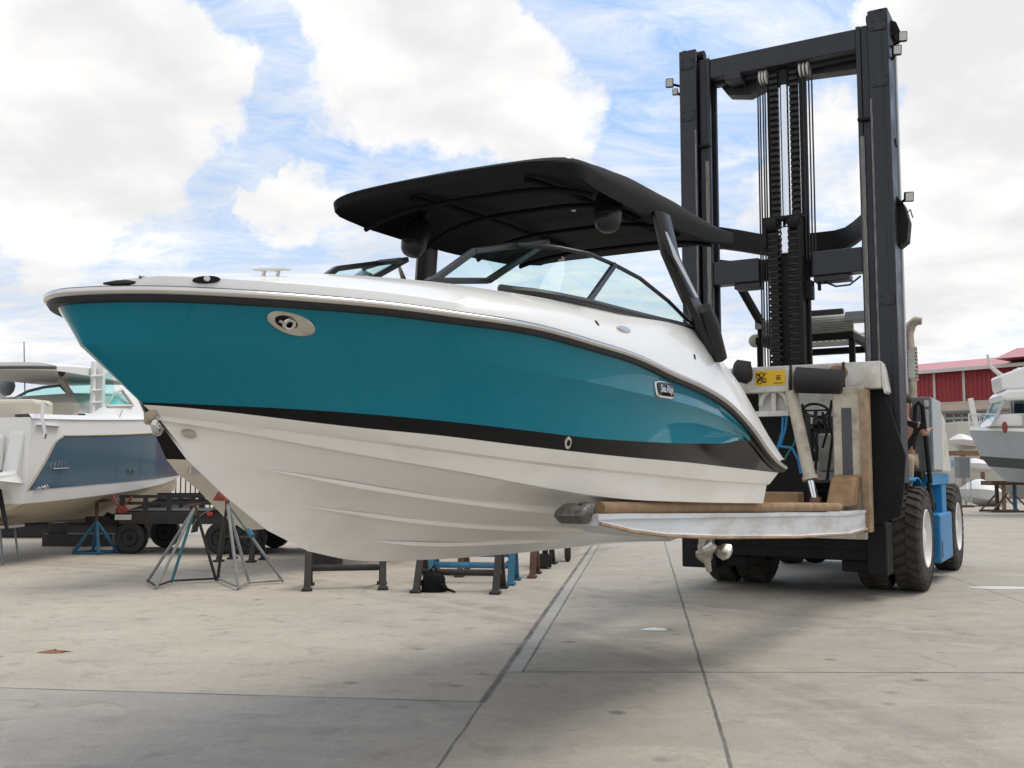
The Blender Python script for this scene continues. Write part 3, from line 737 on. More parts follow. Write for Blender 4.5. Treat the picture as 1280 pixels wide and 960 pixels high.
for sgn in (1, -1):
    sp = MB(); c = bp(-3.56, .78 * sgn, 3.335); axs = V((.42, -.12 * sgn, .9)).normalized()
    axs = V((.35, .1 * sgn, -.93)).normalized() * -1
    prof = [(-.165, 0), (-.162, .035), (-.15, .062), (-.125, .082), (-.08, .092), (.05, .095), (.11, .08), (.14, .045), (.145, 0)]
    sp.lathe(c, axs, prof, 24); so_ = sp.build('speaker', 'towerblk', boat, smooth=True, angle=50)
    MB().lathe(c, axs, [(-.082, .0915), (-.08, .0945), (-.074, .0945), (-.072, .0925)], 24).build('trim_ring', 'frameblk', so_, smooth=True)
    MB().cyl(c + axs * .1, c + axs * .24, .03, .04, 12).build('bracket', 'towerblk', so_, smooth=True)
# stern drive
sdv = MB(); px_ = TF.ty(885, 688, 0)
def sdp(x, z, y=0): return V((px_.x + x, y, px_.z + z))
sdv.tube([sdp(.75, .50), sdp(.35, .42), sdp(.08, .30)], [.10, .12, .08], 12)
sdv.tube([sdp(.22, .02), sdp(.08, .035), sdp(-.1, .02)], [.03, .085, .055], 14)
sdv.prism([sdp(.22, .02, -.02), sdp(-.08, .02, -.02), sdp(-.06, .40, -.02), sdp(.25, .40, -.02)], (0, .04, 0))
sdv.prism([sdp(.16, -.03, -.012), sdp(-.02, -.03, -.012), sdp(-.08, -.22, -.012), sdp(.02, -.22, -.012)], (0, .024, 0))
sdv.box(px_.x - .3, px_.x + .25, -.13, .13, px_.z + .2, px_.z + .215)
drive = sdv.build('stern_drive', 'brushed', boat, smooth=True)
pr = MB(); hc = sdp(-.15, .02)
pr.tube([sdp(-.06, .02), sdp(-.2, .02)], [.055, .035], 12)
for k in range(3):
    a = math.radians(100 + 120 * k); e = V((0, math.cos(a), math.sin(a))); f_ = V((0, -math.sin(a), math.cos(a)))
    pr.grid([[hc + e * r - f_ * w_ * .5 + V((w_ * .35, 0, 0)), hc + e * r * 1.04 + V((-.012, 0, 0)), hc + e * r + f_ * w_ * .6 + V((-w_ * .4, 0, 0))] for r, w_ in ((.04, .06), (.1, .13), (.16, .15), (.2, .08))])
po = pr.build('propeller', 'brushed', drive, smooth=True); po.modifiers.new('solid', 'SOLIDIFY').thickness = .008

# ================================================================== the boat forklift
truck = thing('marina_forklift', 'large blue marina forklift with dark twin mast, carrying the teal boat', 'forklift', frame=TF, base=(0, 0, 0))
R_ = .70
def wheel(x, y, out, rim):
    tw = MB(); hw = .185
    tw.lathe((x, y, R_), (0, 1, 0), [(-hw * .8, .36), (-hw, .42), (-hw * 1.02, .56), (-hw * .93, .652), (-hw * .8, .674), (hw * .8, .674), (hw * .93, .652), (hw * 1.02, .56), (hw, .42), (hw * .8, .36)], 56)
    nl_ = 30
    for i in range(nl_):
        for sg in (1, -1):
            a0 = 2 * math.pi * (i + (.5 if sg > 0 else 0)) / nl_; da = .125
            pts = []
            for yy, sh, rr_ in ((.005, .10, .697), (hw * .80, 0, .70), (hw * 1.0, 0, .655), (hw * 1.03, 0, .60)):
                pts.append((yy * sg, a0 + sh, rr_))
            rows = []
            for yy, a, rr_ in pts:
                rows.append([V((x + math.cos(a + d_) * q_, y + yy, R_ + math.sin(a + d_) * q_)) for d_, q_ in ((-da / 2 - .012, rr_ - .05), (-da / 2, rr_), (da / 2, rr_), (da / 2 + .012, rr_ - .05))])
            tw.grid(rows, flip=sg < 0); tw.add(rows[0], [(0, 1, 2, 3)])
    wt_ = tw.build('wheel', 'tyre', truck, smooth=True, angle=30, fix=True)
    rmm = MB(); s_ = out
    rmm.lathe((x, y, R_), (0, s_, 0), [(hw * .70, .372), (hw * .98, .392), (hw * 1.02, .378), (hw * .85, .36), (hw * .55, .33), (hw * .35, .27), (hw * .42, .17), (hw * .75, .15), (hw * .85, .10), (hw * .9, 0)], 40)
    ro = rmm.build('rim', rim, wt_, smooth=True, angle=40)
    nm = MB()
    for k in range(10):
        a = 2 * math.pi * k / 10; nm.cyl((x + .215 * math.cos(a), y + s_ * hw * .35, R_ + .215 * math.sin(a)), (x + .215 * math.cos(a), y + s_ * hw * .62, R_ + .215 * math.sin(a)), .018, n=6)
    nm.build('wheel_nuts', 'brushed', ro)
WX = -.34
wheel(WX, 1.315, 1, 'rimwhite'); wheel(WX, .86, 1, 'rimwhite'); wheel(WX, -.82, -1, 'rimwhite'); wheel(WX, -1.265, -1, 'rimwhite')
wheel(-3.75, 1.33, 1, 'rimwhite'); wheel(-3.75, -1.22, -1, 'rimwhite')
ax = MB(); ax.cyl((WX, -1.25, R_), (WX, 1.25, R_), .17, n=20); ax.box(WX - .3, WX + .3, -.62, .62, R_ - .22, R_ + .3); ax.ball((WX, 0, R_ - .12), (.28, .25, .28), 16)
ax.cyl((-3.75, -1.2, R_), (-3.75, 1.2, R_), .12, n=16)
ax.tube([(WX, -.25, .5), (WX + .05, -.24, .36)], .012, 6); ax.tube([(WX, .25, .5), (WX - .1, .35, .38), (WX - .2, .5, .42)], .014, 6)
ax.build('axle', 'black', truck, smooth=True, angle=35)
# chassis
chs = MB(); chs.box(-4.3, .3, -.55, .55, .55, 1.35); chs.box(-.2, .75, -.62, .62, .45, 1.1); chs.box(.35, .95, -1.02, 1.02, .47, .75)
chs.box(.45, .85, -1.02, -.62, .32, .47); chs.box(.45, .85, .62, 1.02, .32, .47)
chs.build('chassis', 'black', truck, bevel=.02)
# mast
for sg in (1, -1):
    om = MB(); y0, y1 = (1.17, 1.42) if sg > 0 else (-1.42, -1.17)
    yo = 1.42 * sg
    om.box(.50, 1.0, *sorted((1.33 * sg, 1.42 * sg)), 1.45, 7.58); om.box(.94, 1.0, *sorted((1.17 * sg, 1.33 * sg)), 1.45, 7.58); om.box(.50, .56, *sorted((1.17 * sg, 1.33 * sg)), 1.45, 7.58)
    om.build('mast_outer_rail', 'maststeel', truck, bevel=.012)
    im_ = MB(); im_.box(.60, .90, *sorted((1.06 * sg, 1.16 * sg)), .6, 7.44); im_.box(.86, .92, *sorted((1.00 * sg, 1.06 * sg)), .6, 7.44); im_.box(.58, .64, *sorted((1.0 * sg, 1.06 * sg)), .6, 7.44)
    io = im_.build('mast_inner_rail', 'maststeel', truck, bevel=.01)
    MB().box(.921, .925, *sorted((1.02 * sg, 1.075 * sg)), 2.9, 5.95).build('wear_highlight_strip', 'mastwornshine', io)  # bare-metal strip that also paints the highlight streak down the rail
    MB().box(1.0005, 1.004, *sorted((1.175 * sg, 1.20 * sg)), 1.6, 6.4).build('wear_highlight_strip', 'mastwornshine', io)  # same worn shine painted along the outer rail's edge
    MB().box(.45, .54, *sorted((1.42 * sg, 1.435 * sg)), 2.6, 7.2).build('hose_guide', 'greylight' if sg > 0 else 'maststeel', truck)
    cg = MB(); cg.polybeam([(.42, 1.42 * sg, 2.6), (.42, 1.42 * sg, 7.45), (.6, 1.40 * sg, 7.55)], .02, .02); cg.tube([(.46, 1.40 * sg, 2.4), (.46, 1.42 * sg, 5), (.46, 1.40 * sg, 7.2)], .012, 6); cg.build('hose_run', 'rubber', truck, smooth=True)
    bp_ = MB()
    for z in (2.1, 3.7, 6.55, 7.3):
        bp_.box(1.0005, 1.012, *sorted((1.20 * sg, 1.40 * sg)), z, z + .16)
        for dy in (.235, .365):
            for dz in (.035, .125): bp_.cyl((1.012, (1.0 + dy) * sg, z + dz), (1.026, (1.0 + dy) * sg, z + dz), .014, n=6)
    bp_.build('splice_plates', 'maststeel', truck)
    # worn edges, stops and rollers
    st = MB(); st.box(.88, .96, *sorted((1.0 * sg, 1.17 * sg)), 6.15, 6.19); st.cyl((.75, 1.12 * sg, 7.55), (.75, 1.36 * sg, 7.55), .08, n=14); st.build('roller_stop', 'black', truck, bevel=.006)
ub = MB(); ub.box(.72, .90, -1.0, 1.0, 7.14, 7.42); ub.box(.58, .72, -1.0, 1.0, 7.10, 7.36)
ub.prism([(.35, -1.0, 7.2), (.35, -.85, 6.98), (.35, -.55, 6.92), (.35, -.25, 7.02), (.35, .25, 7.05), (.35, 1.0, 7.0), (.35, 1.0, 7.25), (.35, -1.0, 7.25)], (.23, 0, 0))
ub.box(.60, .93, -.78, -.55, 7.05, 7.16)
ub.build('crosshead_beam', 'maststeel', truck, bevel=.012)
pb_ = MB()
for y in (-.31, -.27, -.23, .24, .29, .34): MB().cyl((.76, y - .012, 7.06), (.76, y + .012, 7.06), .10, n=16).build('hose_pulley', 'trim', truck, smooth=True, angle=40)
mb_ = MB(); mb_.box(.66, .90, -1.0, -.36, 4.18, 4.50); mb_.box(.66, .90, .36, 1.0, 4.18, 4.50); mb_.box(.55, .66, -1.0, 1.0, 4.22, 4.52); mb_.box(.62, .86, -.72, -.36, 4.10, 4.18); mb_.box(.62, .86, .36, .82, 4.10, 4.18)
mb_.build('mast_crossbeam', 'maststeel', truck, bevel=.012)
cb = MB(); rows = []
for k in range(17):
    y = lerp(-1.38, 1.38, k / 16); d_ = min(1, max(0, (1.2 - abs(y)) / .85)); d_ = d_ * d_ * (3 - 2 * d_)
    x = .42 - 1.15 * d_
    rows.append([V((x, y, 4.80)), V((x + .16, y, 4.80)), V((x + .16, y, 5.10)), V((x, y, 5.10)), V((x, y, 4.80))])
cb.grid(rows); cb.build('curved_brace', 'black', truck, smooth=True, angle=30)
cb2 = MB(); rows = []
for k in range(17):
    y = lerp(-1.38, 1.38, k / 16); d_ = min(1, max(0, (1.2 - abs(y)) / .85)); d_ = d_ * d_ * (3 - 2 * d_)
    x = .42 - 1.0 * d_
    rows.append([V((x, y, 4.52)), V((x + .16, y, 4.52)), V((x + .16, y, 4.62)), V((x, y, 4.62)), V((x, y, 4.52))])
cb2.grid(rows); cb2.build('curved_brace', 'black', truck, smooth=True, angle=30)
# lift cylinder + chains
lc = MB(); lc.cyl((.74, 0, .6), (.74, 0, 4.75), .095, n=24); lc.cyl((.74, 0, 4.72), (.74, 0, 4.80), .115, n=24)
lift = lc.build('lift_cylinder', 'black', truck, smooth=True, angle=40)
MB().cyl((.74, 0, 4.8), (.74, 0, 6.95), .058, n=20).build('chrome_rod', 'chrome', lift, smooth=True)
MB().cyl((.74, 0, 6.90), (.74, 0, 7.10), .085, n=20).build('rod_end', 'black', lift, smooth=True, angle=40)
MB().box(.84, .88, -.065, .065, 4.52, 4.90).build('chrome_sleeve', 'chrome', lift, bevel=.02)
for y in (-.135, .135):
    cm2 = MB(); z = 4.9
    cm2.box(.73, .76, y - .05, y + .05, 4.9, 7.06)
    while z < 7.05:
        cm2.box(.70, .79, y - .055, y + .055, z, z + .045); cm2.cyl((.745, y - .06, z + .06), (.745, y + .06, z + .06), .022, n=8); z += .085
    cm2.build('lift_chain', 'chain', truck)
    cm2 = MB(); z = 2.9
    cm2.box(.90, .93, y - .055, y + .055, 2.8, 5.02)
    while z < 5.0:
        cm2.box(.87, .96, y - .075, y + .055, z, z + .03); cm2.cyl((.915, y - .085, z + .045), (.915, y + .085, z + .045), .022, n=8); z += .085
    cm2.build('lift_chain', 'chain', truck)
ch_ = MB(); ch_.box(.80, .98, -.28, .26, 4.98, 5.02); ch_.box(.84, 1.0, -.26, -.22, 4.6, 4.98); ch_.box(.84, 1.0, .20, .25, 3.0, 4.98); ch_.box(.80, .86, -.10, .10, 2.8, 4.5); ch_.box(.68, .76, .205, .285, 2.8, 7.06); ch_.box(.66, .72, -.245, -.20, 4.9, 7.06)
for y in (-.155, .155): ch_.cyl((.92, y - .07, 4.92), (.92, y + .07, 4.92), .10, n=16)
ch_.build('chain_anchor', 'black', truck, bevel=.008)
for y in (-.35, -.32, -.28, -.25, .27, .31, .35, .39):
    MB().tube([(.79, y, 7.08), (.80, y * 1.0, 5.5), (.82, y, 3.0 if y < 0 else 4.4)], .011, 6).build('hydraulic_hose', 'rubber', truck, smooth=True)
MB().tube([TF.tx(1030, 352, .8), TF.tx(1045, 358, .8), TF.tx(1062, 356, .8), TF.tx(1076, 345, .8)], .014, 6).build('hydraulic_hose', 'rubber', truck, smooth=True)
MB().tube([TF.tx(1003, 372, .8), TF.tx(1004, 388, .75), TF.tx(1010, 386, .75), TF.tx(1012, 372, .8)], .016, 6).build('hydraulic_hose', 'rubber', truck, smooth=True)
vb = MB(); a = TF.tx(1003, 352, .8); b_ = TF.tx(1017, 374, .8); vb.box(.72, .86, a.y, b_.y, b_.z, a.z); a = TF.tx(1022, 352, .8); vb.box(.76, .82, a.y, a.y + .04, a.z - .12, a.z); vb.build('valve_block', 'black', truck, bevel=.01)
# work lights
def worklight(px, py, x, dirv, size=.09):
    c = TF.tx(px, py, x); d = V(dirv).normalized(); m_ = MB()
    m_.beam(c - d * .04, c + d * .04, size * 1.5, size * 1.7, (0, 0, 1)); o = m_.build('work_light', 'black', truck, bevel=.012)
    MB().beam(c + d * .04, c + d * .048, size * 1.2, size * 1.35).build('lens', 'lens', o, bevel=.01); return c, o
def bracket(a, b_, r=.02): MB().tube([a, b_], r, 6).build('light_bracket', 'black', truck)
for (px, py, x) in ((837, 104, .9), (844, 115, .9), (1128, 46, .9), (1121, 63, .9), (1136, 246, .9)):
    c, o = worklight(px, py, x, (1, .35, -.25), .075 if px != 844 else .055)
    bracket(c - V((.03, 0, 0)), V((.75, 1.42 if px > 1000 else -1.42, c.z - .05)))
hm = MB(); hm.prism([TF.tx(px, py, .75) for px, py in ((1106, 22), (1120, 27), (1125, 38), (1118, 46), (1107, 42))], (-.3, 0, 0)); hm.build('light_guard', 'black', truck, bevel=.008)
hm = MB(); hm.prism([TF.tx(px, py, .75) for px, py in ((1117, 240), (1130, 255), (1136, 275), (1134, 300), (1124, 308), (1118, 290))], (-.25, 0, 0)); hm.build('light_guard', 'black', truck, bevel=.008)
hm = MB(); hm.prism([TF.tx(px, py, .75) for px, py in ((1111, 172), (1120, 173), (1120, 180), (1111, 182))], (-.15, 0, 0)); hm.build('light_guard', 'black', truck)
MB().tube([TF.tx(1130, 290, .5), TF.tx(1131, 268, .5), TF.tx(1138, 262, .7), TF.tx(1141, 272, .8)], .008, 6).build('light_cable', 'rubber', truck)
# carriage
CX = 1.30
cr = MB(); cr.box(CX - .16, CX + .02, -1.28, 1.26, 2.62, 2.96)
cr.box(CX - .30, CX - .16, -1.0, 1.0, .75, 1.05); cr.box(CX - .30, CX - .16, -.98, -.62, 1.05, 2.62); cr.box(CX - .30, CX - .16, .62, .98, 1.05, 2.62)
carr = cr.build('carriage', 'carr', truck, bevel=.015)
ce = MB(); ce.prism([(CX + .025, 1.262, 2.95), (CX + .025, 1.285, 2.86), (CX + .025, 1.325, 2.58), (CX + .025, 1.29, 2.55), (CX + .025, 1.262, 2.66)], (-.30, 0, 0)); ce.build('carriage_end_plate', 'carr', carr, bevel=.008)
a = TF.tx(944, 464, CX + .02); b_ = TF.tx(982, 481, CX + .02)
sg_ = MB().box(CX + .02, CX + .026, a.y, b_.y, b_.z, a.z).build('warning_sign', 'yellow', carr)
sy = MB(); 
def sq(u, v): return V((CX + .029, lerp(a.y, b_.y, u), lerp(b_.z, a.z, v)))
for cu, cv in ((.10, .62), (.22, .72), (.30, .35), (.14, .28)):
    sy.tube([sq(cu + .07 * math.cos(q), cv + .16 * math.sin(q)) for q in [2 * math.pi * i / 10 for i in range(10)]], .005, 5, closed=True)
sy.tube([sq(.05, .85), sq(.35, .2)], .006, 5); sy.tube([sq(.05, .2), sq(.36, .82)], .006, 5)
for v in (.62, .5, .4): sy.tube([sq(.70, v), sq(.84, v)], .006, 5)
for u in (.62, .7, .78, .86): sy.tube([sq(u, .14), sq(u + .05, .14)], .006, 5)
sy.build('pictogram', 'ink', sg_)
# rubber bumpers
bm_ = MB(); p0 = TF.tx(995, 475, CX + .22); p1 = TF.tx(1052, 477.5, CX + .16); p1.z -= .0
bm_.tube([p0 + (p0 - p1).normalized() * .02, p0, p0.lerp(p1, .5), p1, p1 + (p1 - p0).normalized() * .02], [.12, .165, .16, .15, .11], 24); bo = bm_.build('bumper', 'rubber', carr, smooth=True, angle=45)
p0 = TF.tx(916, 462, CX + .25); p1 = TF.tx(936, 466, CX + .2)
bm_ = MB(); bm_.tube([p0, p0.lerp(p1, .15), p1, p1 + V((0, .02, 0))], [.09, .14, .15, .11], 24); bm_.build('bumper', 'rubber', carr, smooth=True, angle=45)
for px in (988, 1054):
    q0 = TF.tx(px, 455, CX + .03); mm = MB(); mm.box(CX - .165, CX + .032, q0.y - .015, q0.y + .015, 2.58, 2.966); mm.tube([(CX + .03, q0.y, 2.9), (CX + .12, q0.y + .01, 2.72), (CX + .06, q0.y, 2.55)], .018, 6); mm.build('bumper_strap', 'rubber', carr, smooth=True, angle=40)
q0 = TF.tx(1047, 466, CX + .022); MB().ball(q0, (.012, .13, .10), 14).build('tyre_patch', 'pad', carr, smooth=True)
# arched bracket under the beam
a = TF.tx(950, 487, CX - .02); b_ = TF.tx(984, 518, CX - .02)
ab = MB(); 
w2 = (b_.y - a.y) / 2; cy = (a.y + b_.y) / 2
ab.box(CX - .12, CX + .0, a.y - .06, b_.y + .02, b_.z - .02, b_.z + .05); ab.box(CX - .10, CX - .02, cy - .03, cy + .03, b_.z, 2.62)
ab.tube([(CX - .05, cy - math.cos(q) * w2, b_.z + .12 + math.sin(q) * .20) for q in [math.pi * i / 12 for i in range(13)]], .035, 8)
ab.box(CX - .16, CX - .12, a.y - .05, b_.y, b_.z, 2.62)
ab.build('cylinder_bracket', 'carr', carr, bevel=.006)
# tilt cylinders, posts, forks
def mirror_y(sg, p): return V((p.x, p.y * sg, p.z))
for sg in (1, -1):
    a = TF.tx(989, 490, CX + .1); b_ = TF.tx(1013, 600, CX + .3); e_ = TF.tx(1020, 628, CX + .35)
    if sg < 0: a, b_, e_ = [V((p.x, -p.y - .55, p.z)) for p in (a, b_, e_)]
    tcyl = MB(); tcyl.cyl(a, b_, .078, n=20); tcyl.cyl(a + (b_ - a) * .96, a + (b_ - a) * 1.0, .098, n=20)
    to = tcyl.build('fork_cylinder', 'post', truck, smooth=True, angle=40)
    MB().cyl(b_, e_, .042, n=14).build('chrome_rod', 'chrome', to, smooth=True)
    MB().cyl(e_ + V((0, -.06, 0)), e_ + V((0, .06, 0)), .07, n=12).build('pivot_pin', 'rust', to, smooth=True, angle=40)
    ps = MB(); ys = lambda y: y * sg
    lo, hi = sorted((ys(.70), ys(1.07)))
    ps.box(CX + .03, CX + .16, lo, hi, .88, 2.64); po_ = ps.build('fork_post', 'post', truck, bevel=.012)
    lo2, hi2 = sorted((ys(1.02), ys(1.12)))
    MB().box(CX + .0, CX + .20, lo2, hi2, .86, 2.60).build('post_edge', 'carrust', po_, bevel=.012)
    lo3, hi3 = sorted((ys(.80), ys(.92)))
    MB().box(CX + .158, CX + .166, lo3, hi3, 1.55, 2.38).build('post_slot', 'darkgrey', po_)
    bt = MB(); bt.prism([(CX + .17, ys(.68), 1.18), (CX + .62, ys(.68), 1.18), (CX + .40, ys(.70), 1.52), (CX + .17, ys(.72), 1.56)], (0, ys(.30), 0)); bt.build('post_boot', 'pad', po_, bevel=.03)
    # fork: deep blade that tapers quickly at the tip
    fk = MB(); rows = []
    top_e = [TF.ty(px, py, 1.07) for px, py in ((1062, 641), (1000, 641), (900, 641.5), (830, 642), (790, 642), (748, 643))]
    bot_e = [TF.ty(px, py, 1.07).z for px, py in ((1062, 669), (1000, 673), (900, 674), (830, 672), (790, 667), (748, 657))]
    top_e.insert(0, V((CX + .10, 0, top_e[0].z))); bot_e.insert(0, bot_e[0] + .01)
    for tp_, zb in zip(top_e, bot_e):
        x, zt = max(tp_.x, CX + .02), tp_.z; w_ = .28; yc = .93
        rows.append([V((x, (yc + w_ / 2) * sg, zt)), V((x, (yc + w_ / 2) * sg, zt - .03)), V((x, (yc + w_ / 2 - .012) * sg, zt - .04)), V((x, (yc + w_ / 2 - .012) * sg, zb + .035)), V((x, (yc + w_ / 2 + .008) * sg, zb + .025)), V((x, (yc + w_ / 2 + .008) * sg, zb)),
                     V((x, (yc - w_ / 2) * sg, zb)), V((x, (yc - w_ / 2) * sg, zt)), V((x, (yc + w_ / 2) * sg, zt))])
    fk.grid(rows); fk.add(rows[0][:-1], [tuple(range(8))]); fk.add(rows[-1][:-1], [tuple(range(8))])
    fo_ = fk.build('fork', 'forkwhite', truck, smooth=True, angle=20)
    MB().tube([V((max(p.x, CX + .1), (.93 + .148) * sg, z + .012)) for p, z in zip(top_e, bot_e)], .013, 6).build('fork_lower_edge', 'carrust', fo_, smooth=True)
    xt = top_e[-1].x; zt, zb = top_e[-1].z, bot_e[-1]
    pd_ = [TF.ty(px, py, 1.0) for px, py in ((1050, 634), (1000, 634), (900, 634.5), (830, 635), (752, 635.5))]
    MB().tube([V((p.x, .985 * sg, p.z)) for p in pd_], [.048, .046, .044, .042, .040], 14).build('fork_pad', 'pad', fo_, smooth=True)
    tp = MB(); e0_ = pd_[-1]
    tp.prism([(xt, .83 * sg, zb + .005), (xt + .05, .84 * sg, zb + .01), (xt + .15, .85 * sg, zt - .01), (xt + .13, .86 * sg, zt + .03), (xt + .03, .86 * sg, zt + .06), (xt - .03, .86 * sg, zt + .06)], (0, .19 * sg, 0)); tp.build('fork_tip', 'mastwornshine', fo_, bevel=.02)
    MB().tube([V((xt - .06, .985 * sg, e0_.z)), V((xt + .03, .985 * sg, e0_.z)), V((xt + .06, .985 * sg, e0_.z))], [.043, .043, .03], 14).build('pad_end', 'rubber', fo_, smooth=True)
# skirt plate on the near side of the carriage and its twin
for sg in (1, -1):
    pts = [TF.tx(px, py, 1.12) for px, py in ((1070, 480), (1101, 480), (1111, 505), (1132, 569), (1130, 610), (1126, 645), (1100, 655), (1070, 655))]
    sk = MB(); sk.prism([V((p.x, p.y * sg, p.z)) for p in pts], (-.05, 0, 0)); sk.build('carriage_skirt', 'black', truck, bevel=.012)
    sk = MB(); sk.box(.62, 1.06, *sorted((.98 * sg, (1.22 if sg > 0 else 1.46) * sg)), .30, .95); sk.build('mast_foot', 'black', truck, bevel=.02)
MB().box(.62, .92, -1.0, -.25, 2.36, 2.66).build('mast_stiffener', 'black', truck, bevel=.01)
MB().box(.62, .92, -1.0, .22, 1.15, 2.357).build('mast_lower_plate', 'black', truck, bevel=.01)
a = TF.tx(957, 615, CX + .3); b_ = TF.tx(999, 630, CX + .3)
MB().box(CX + .05, CX + .34, a.y - .1, b_.y, b_.z - .05, a.z).build('carriage_pad', 'pad', truck, bevel=.02)
# rubber mat hanging behind the posts
mt = MB(); mt.box(.96, 1.0, -1.12, 1.12, .62, .95); mt.build('carriage_crosspiece', 'black', truck)
for nm_, pts, r in (('hoseblue', [(979, 518), (978, 540), (972, 560), (975, 558), (990, 560), (998, 575), (1001, 592)], .018), ('hoseblue', [(984, 515), (982, 535), (976, 555), (970, 565)], .016), ('hosegreen', [(998, 540), (992, 556), (984, 568), (980, 576)], .013)):
    MB().tube([TF.tx(px, py, CX - .05) for px, py in pts], r, 8).build('hydraulic_hose', nm_, truck, smooth=True)
# operator platform and cab frame
cf = MB(); cf.box(-2.0, .25, -.75, .95, 1.35, 1.45)
for x, y in ((-.2, -.68), (-1.9, -.68), (-.2, .62), (-1.9, .72)): cf.box(x - .04, x + .04, y - .04, y + .04, 1.45, 3.5)
cf.box(-2.0, -.1, -.72, -.64, 3.44, 3.54); cf.box(-2.0, -.1, .58, .66, 3.44, 3.54); cf.box(-.2, -.1, -.64, .58, 3.44, 3.54); cf.box(-2.0, -1.9, -.64, .58, 3.44, 3.54)
cf.beam(TF.tx(925, 358, .2), TF.tx(952, 405, -.2), .09, .10); cf.cyl(TF.tx(949, 400, -.2), TF.tx(950, 425, -.2), .035, n=8)
cab = cf.build('cab_frame', 'black', truck, bevel=.012)
gd = MB()
for k in range(14): y = -.62 + k * .09; gd.box(-1.85, -.25, y, y + .035, 3.60, 3.625)
gd.box(-1.9, -1.7, -.66, .64, 3.56, 3.72); gd.box(-.26, -.2, -.66, .64, 3.56, 3.78)
for k in range(7): z_ = 3.565 + k * .034; gd.add([(-.14, -.64, z_), (-.14, .62, z_), (-.18, .62, z_ + .030), (-.18, -.64, z_ + .030), (-.145, -.64, z_ - .004), (-.145, .62, z_ - .004)], [(0, 1, 2, 3), (0, 4, 5, 1)])
gd.build('overhead_guard', 'carr', cab)
MB().box(-.34, -.25, -.3, .5, 3.82, 3.90).build('roof_beacon_panel', 'darkgrey', cab, bevel=.02)
a = TF.tx(1056, 395, -.1); MB().box(-.5, -.1, a.y, a.y + .34, a.z - .06, a.z + .06).build('roof_box', 'greylight', cab, bevel=.01)
a = TF.tx(949, 407, -.2); MB().box(-.26, -.14, a.y - .05, a.y + .06, a.z - .06, a.z + .06).build('mirror_mount', 'greylight', cab, bevel=.01)
a = TF.tx(944, 426, -.2); MB().ball(a, (.05, .10, .10), 14).build('mirror', 'seat', cab, smooth=True)
bk = MB(); bk.box(-1.98, -1.90, -.62, .95, 1.45, 2.98); bk.build('cab_back_panel', 'carr', cab, bevel=.02)
st = MB(); st.box(-1.6, -1.05, -.28, .28, 1.75, 1.92); st.box(-1.7, -1.55, -.28, .28, 1.9, 2.45); st.build('driver_seat', 'rubber', cab, bevel=.05)
a = TF.tx(1020, 513, -.5)
sw = MB(); axs = V((-.5, 0, .86)); u1 = V((0, 1, 0)); u2 = axs.normalized().cross(u1)
sw.tube([a + (u1 * math.cos(q) + u2 * math.sin(q)) * .17 for q in [2 * math.pi * i / 28 for i in range(28)]], .02, 8, closed=True)
sw.tube([a - u1 * .17, a + u1 * .17], .014, 6); sw.tube([a, a - axs.normalized() * .75], .03, 8); sw.build('steering_wheel', 'rubber', cab, smooth=True)
a = TF.tx(1022, 542, -.1); b_ = TF.tx(1046, 590, -.1)
MB().box(-.5, -.1, a.y, b_.y + .15, b_.z, a.z).build('dash_box', 'carr', cab, bevel=.03)
for pts_, r_, m__ in (([(1003, 505), (1006, 530), (1000, 556), (1004, 590)], .02, 'rubber'), ([(1040, 500), (1036, 525), (1041, 545), (1034, 600)], .022, 'rubber'), ([(1028, 515), (1034, 540), (1028, 560)], .018, 'rubber'), ([(1016, 540), (1022, 560), (1018, 600)], .02, 'rubber')):
    MB().tube([TF.tx(px, py, .3) for px, py in pts_], r_, 8).build('cab_hose', m__, cab, smooth=True)
lv = MB()
for px, py in ((1024, 528), (1033, 531), (1014, 536)): q_ = TF.tx(px, py, -.2); lv.tube([q_ + V((0, 0, -.3)), q_], .018, 6); lv.ball(q_, .045, 10)
lv.build('control_levers', 'rubber', cab, smooth=True)
a = TF.tx(1005, 530, -.3); MB().box(-.6, -.3, a.y - .05, a.y + .3, a.z - .06, a.z).build('dash_top', 'black', cab, bevel=.02)
# cabinet, hood, handrail, exhaust
cbm = MB(); cbm.box(-2.05, -1.1, .98, 1.50, 1.58, 2.66); cbo = cbm.build('control_cabinet', 'grey', truck, bevel=.015)
MB().box(-2.04, -1.12, 1.50, 1.515, 1.62, 2.64).build('cabinet_lit_side', 'greylight', cbo, bevel=.006)  # paler sheet over the side face, its lit side put into the colour
a = TF.tx(1157, 505, -1.09); cmv = MB()
for px, y0, y1 in ((1157, 500, 508), (1157, 512, 545)):
    p = TF.tx(px, y0, -1.09); q = TF.tx(px + 4, y1, -1.09); cmv.box(-1.1, -1.09, p.y - .02, p.y + .04, q.z, p.z)
cmv.build('cabinet_vent', 'carr', cbo)
hd = MB(); hd.prism([(-2.08, 1.52, 1.58), (-2.08, 1.52, 2.50), (-2.4, 1.52, 2.42), (-2.95, 1.52, 1.58)], (0, -2.5, 0)); ho = hd.build('engine_hood', 'carr', truck, bevel=.03)
a = TF.ty(1191, 580, 1.525); MB().box(a.x - .12, a.x + .12, 1.52, 1.525, a.z - .05, a.z + .06).build('hood_sticker', 'hoseblue', ho)
cw = MB(); cw.prism([(-2.7, -1.2, .5), (-2.7, -1.2, 1.55), (-4.5, -1.2, 1.45), (-4.7, -1.2, 1.2), (-4.7, -1.2, .6)], (0, 2.15, 0)); cw.build('counterweight', 'blue', truck, bevel=.05)
fd = MB(); rows = []
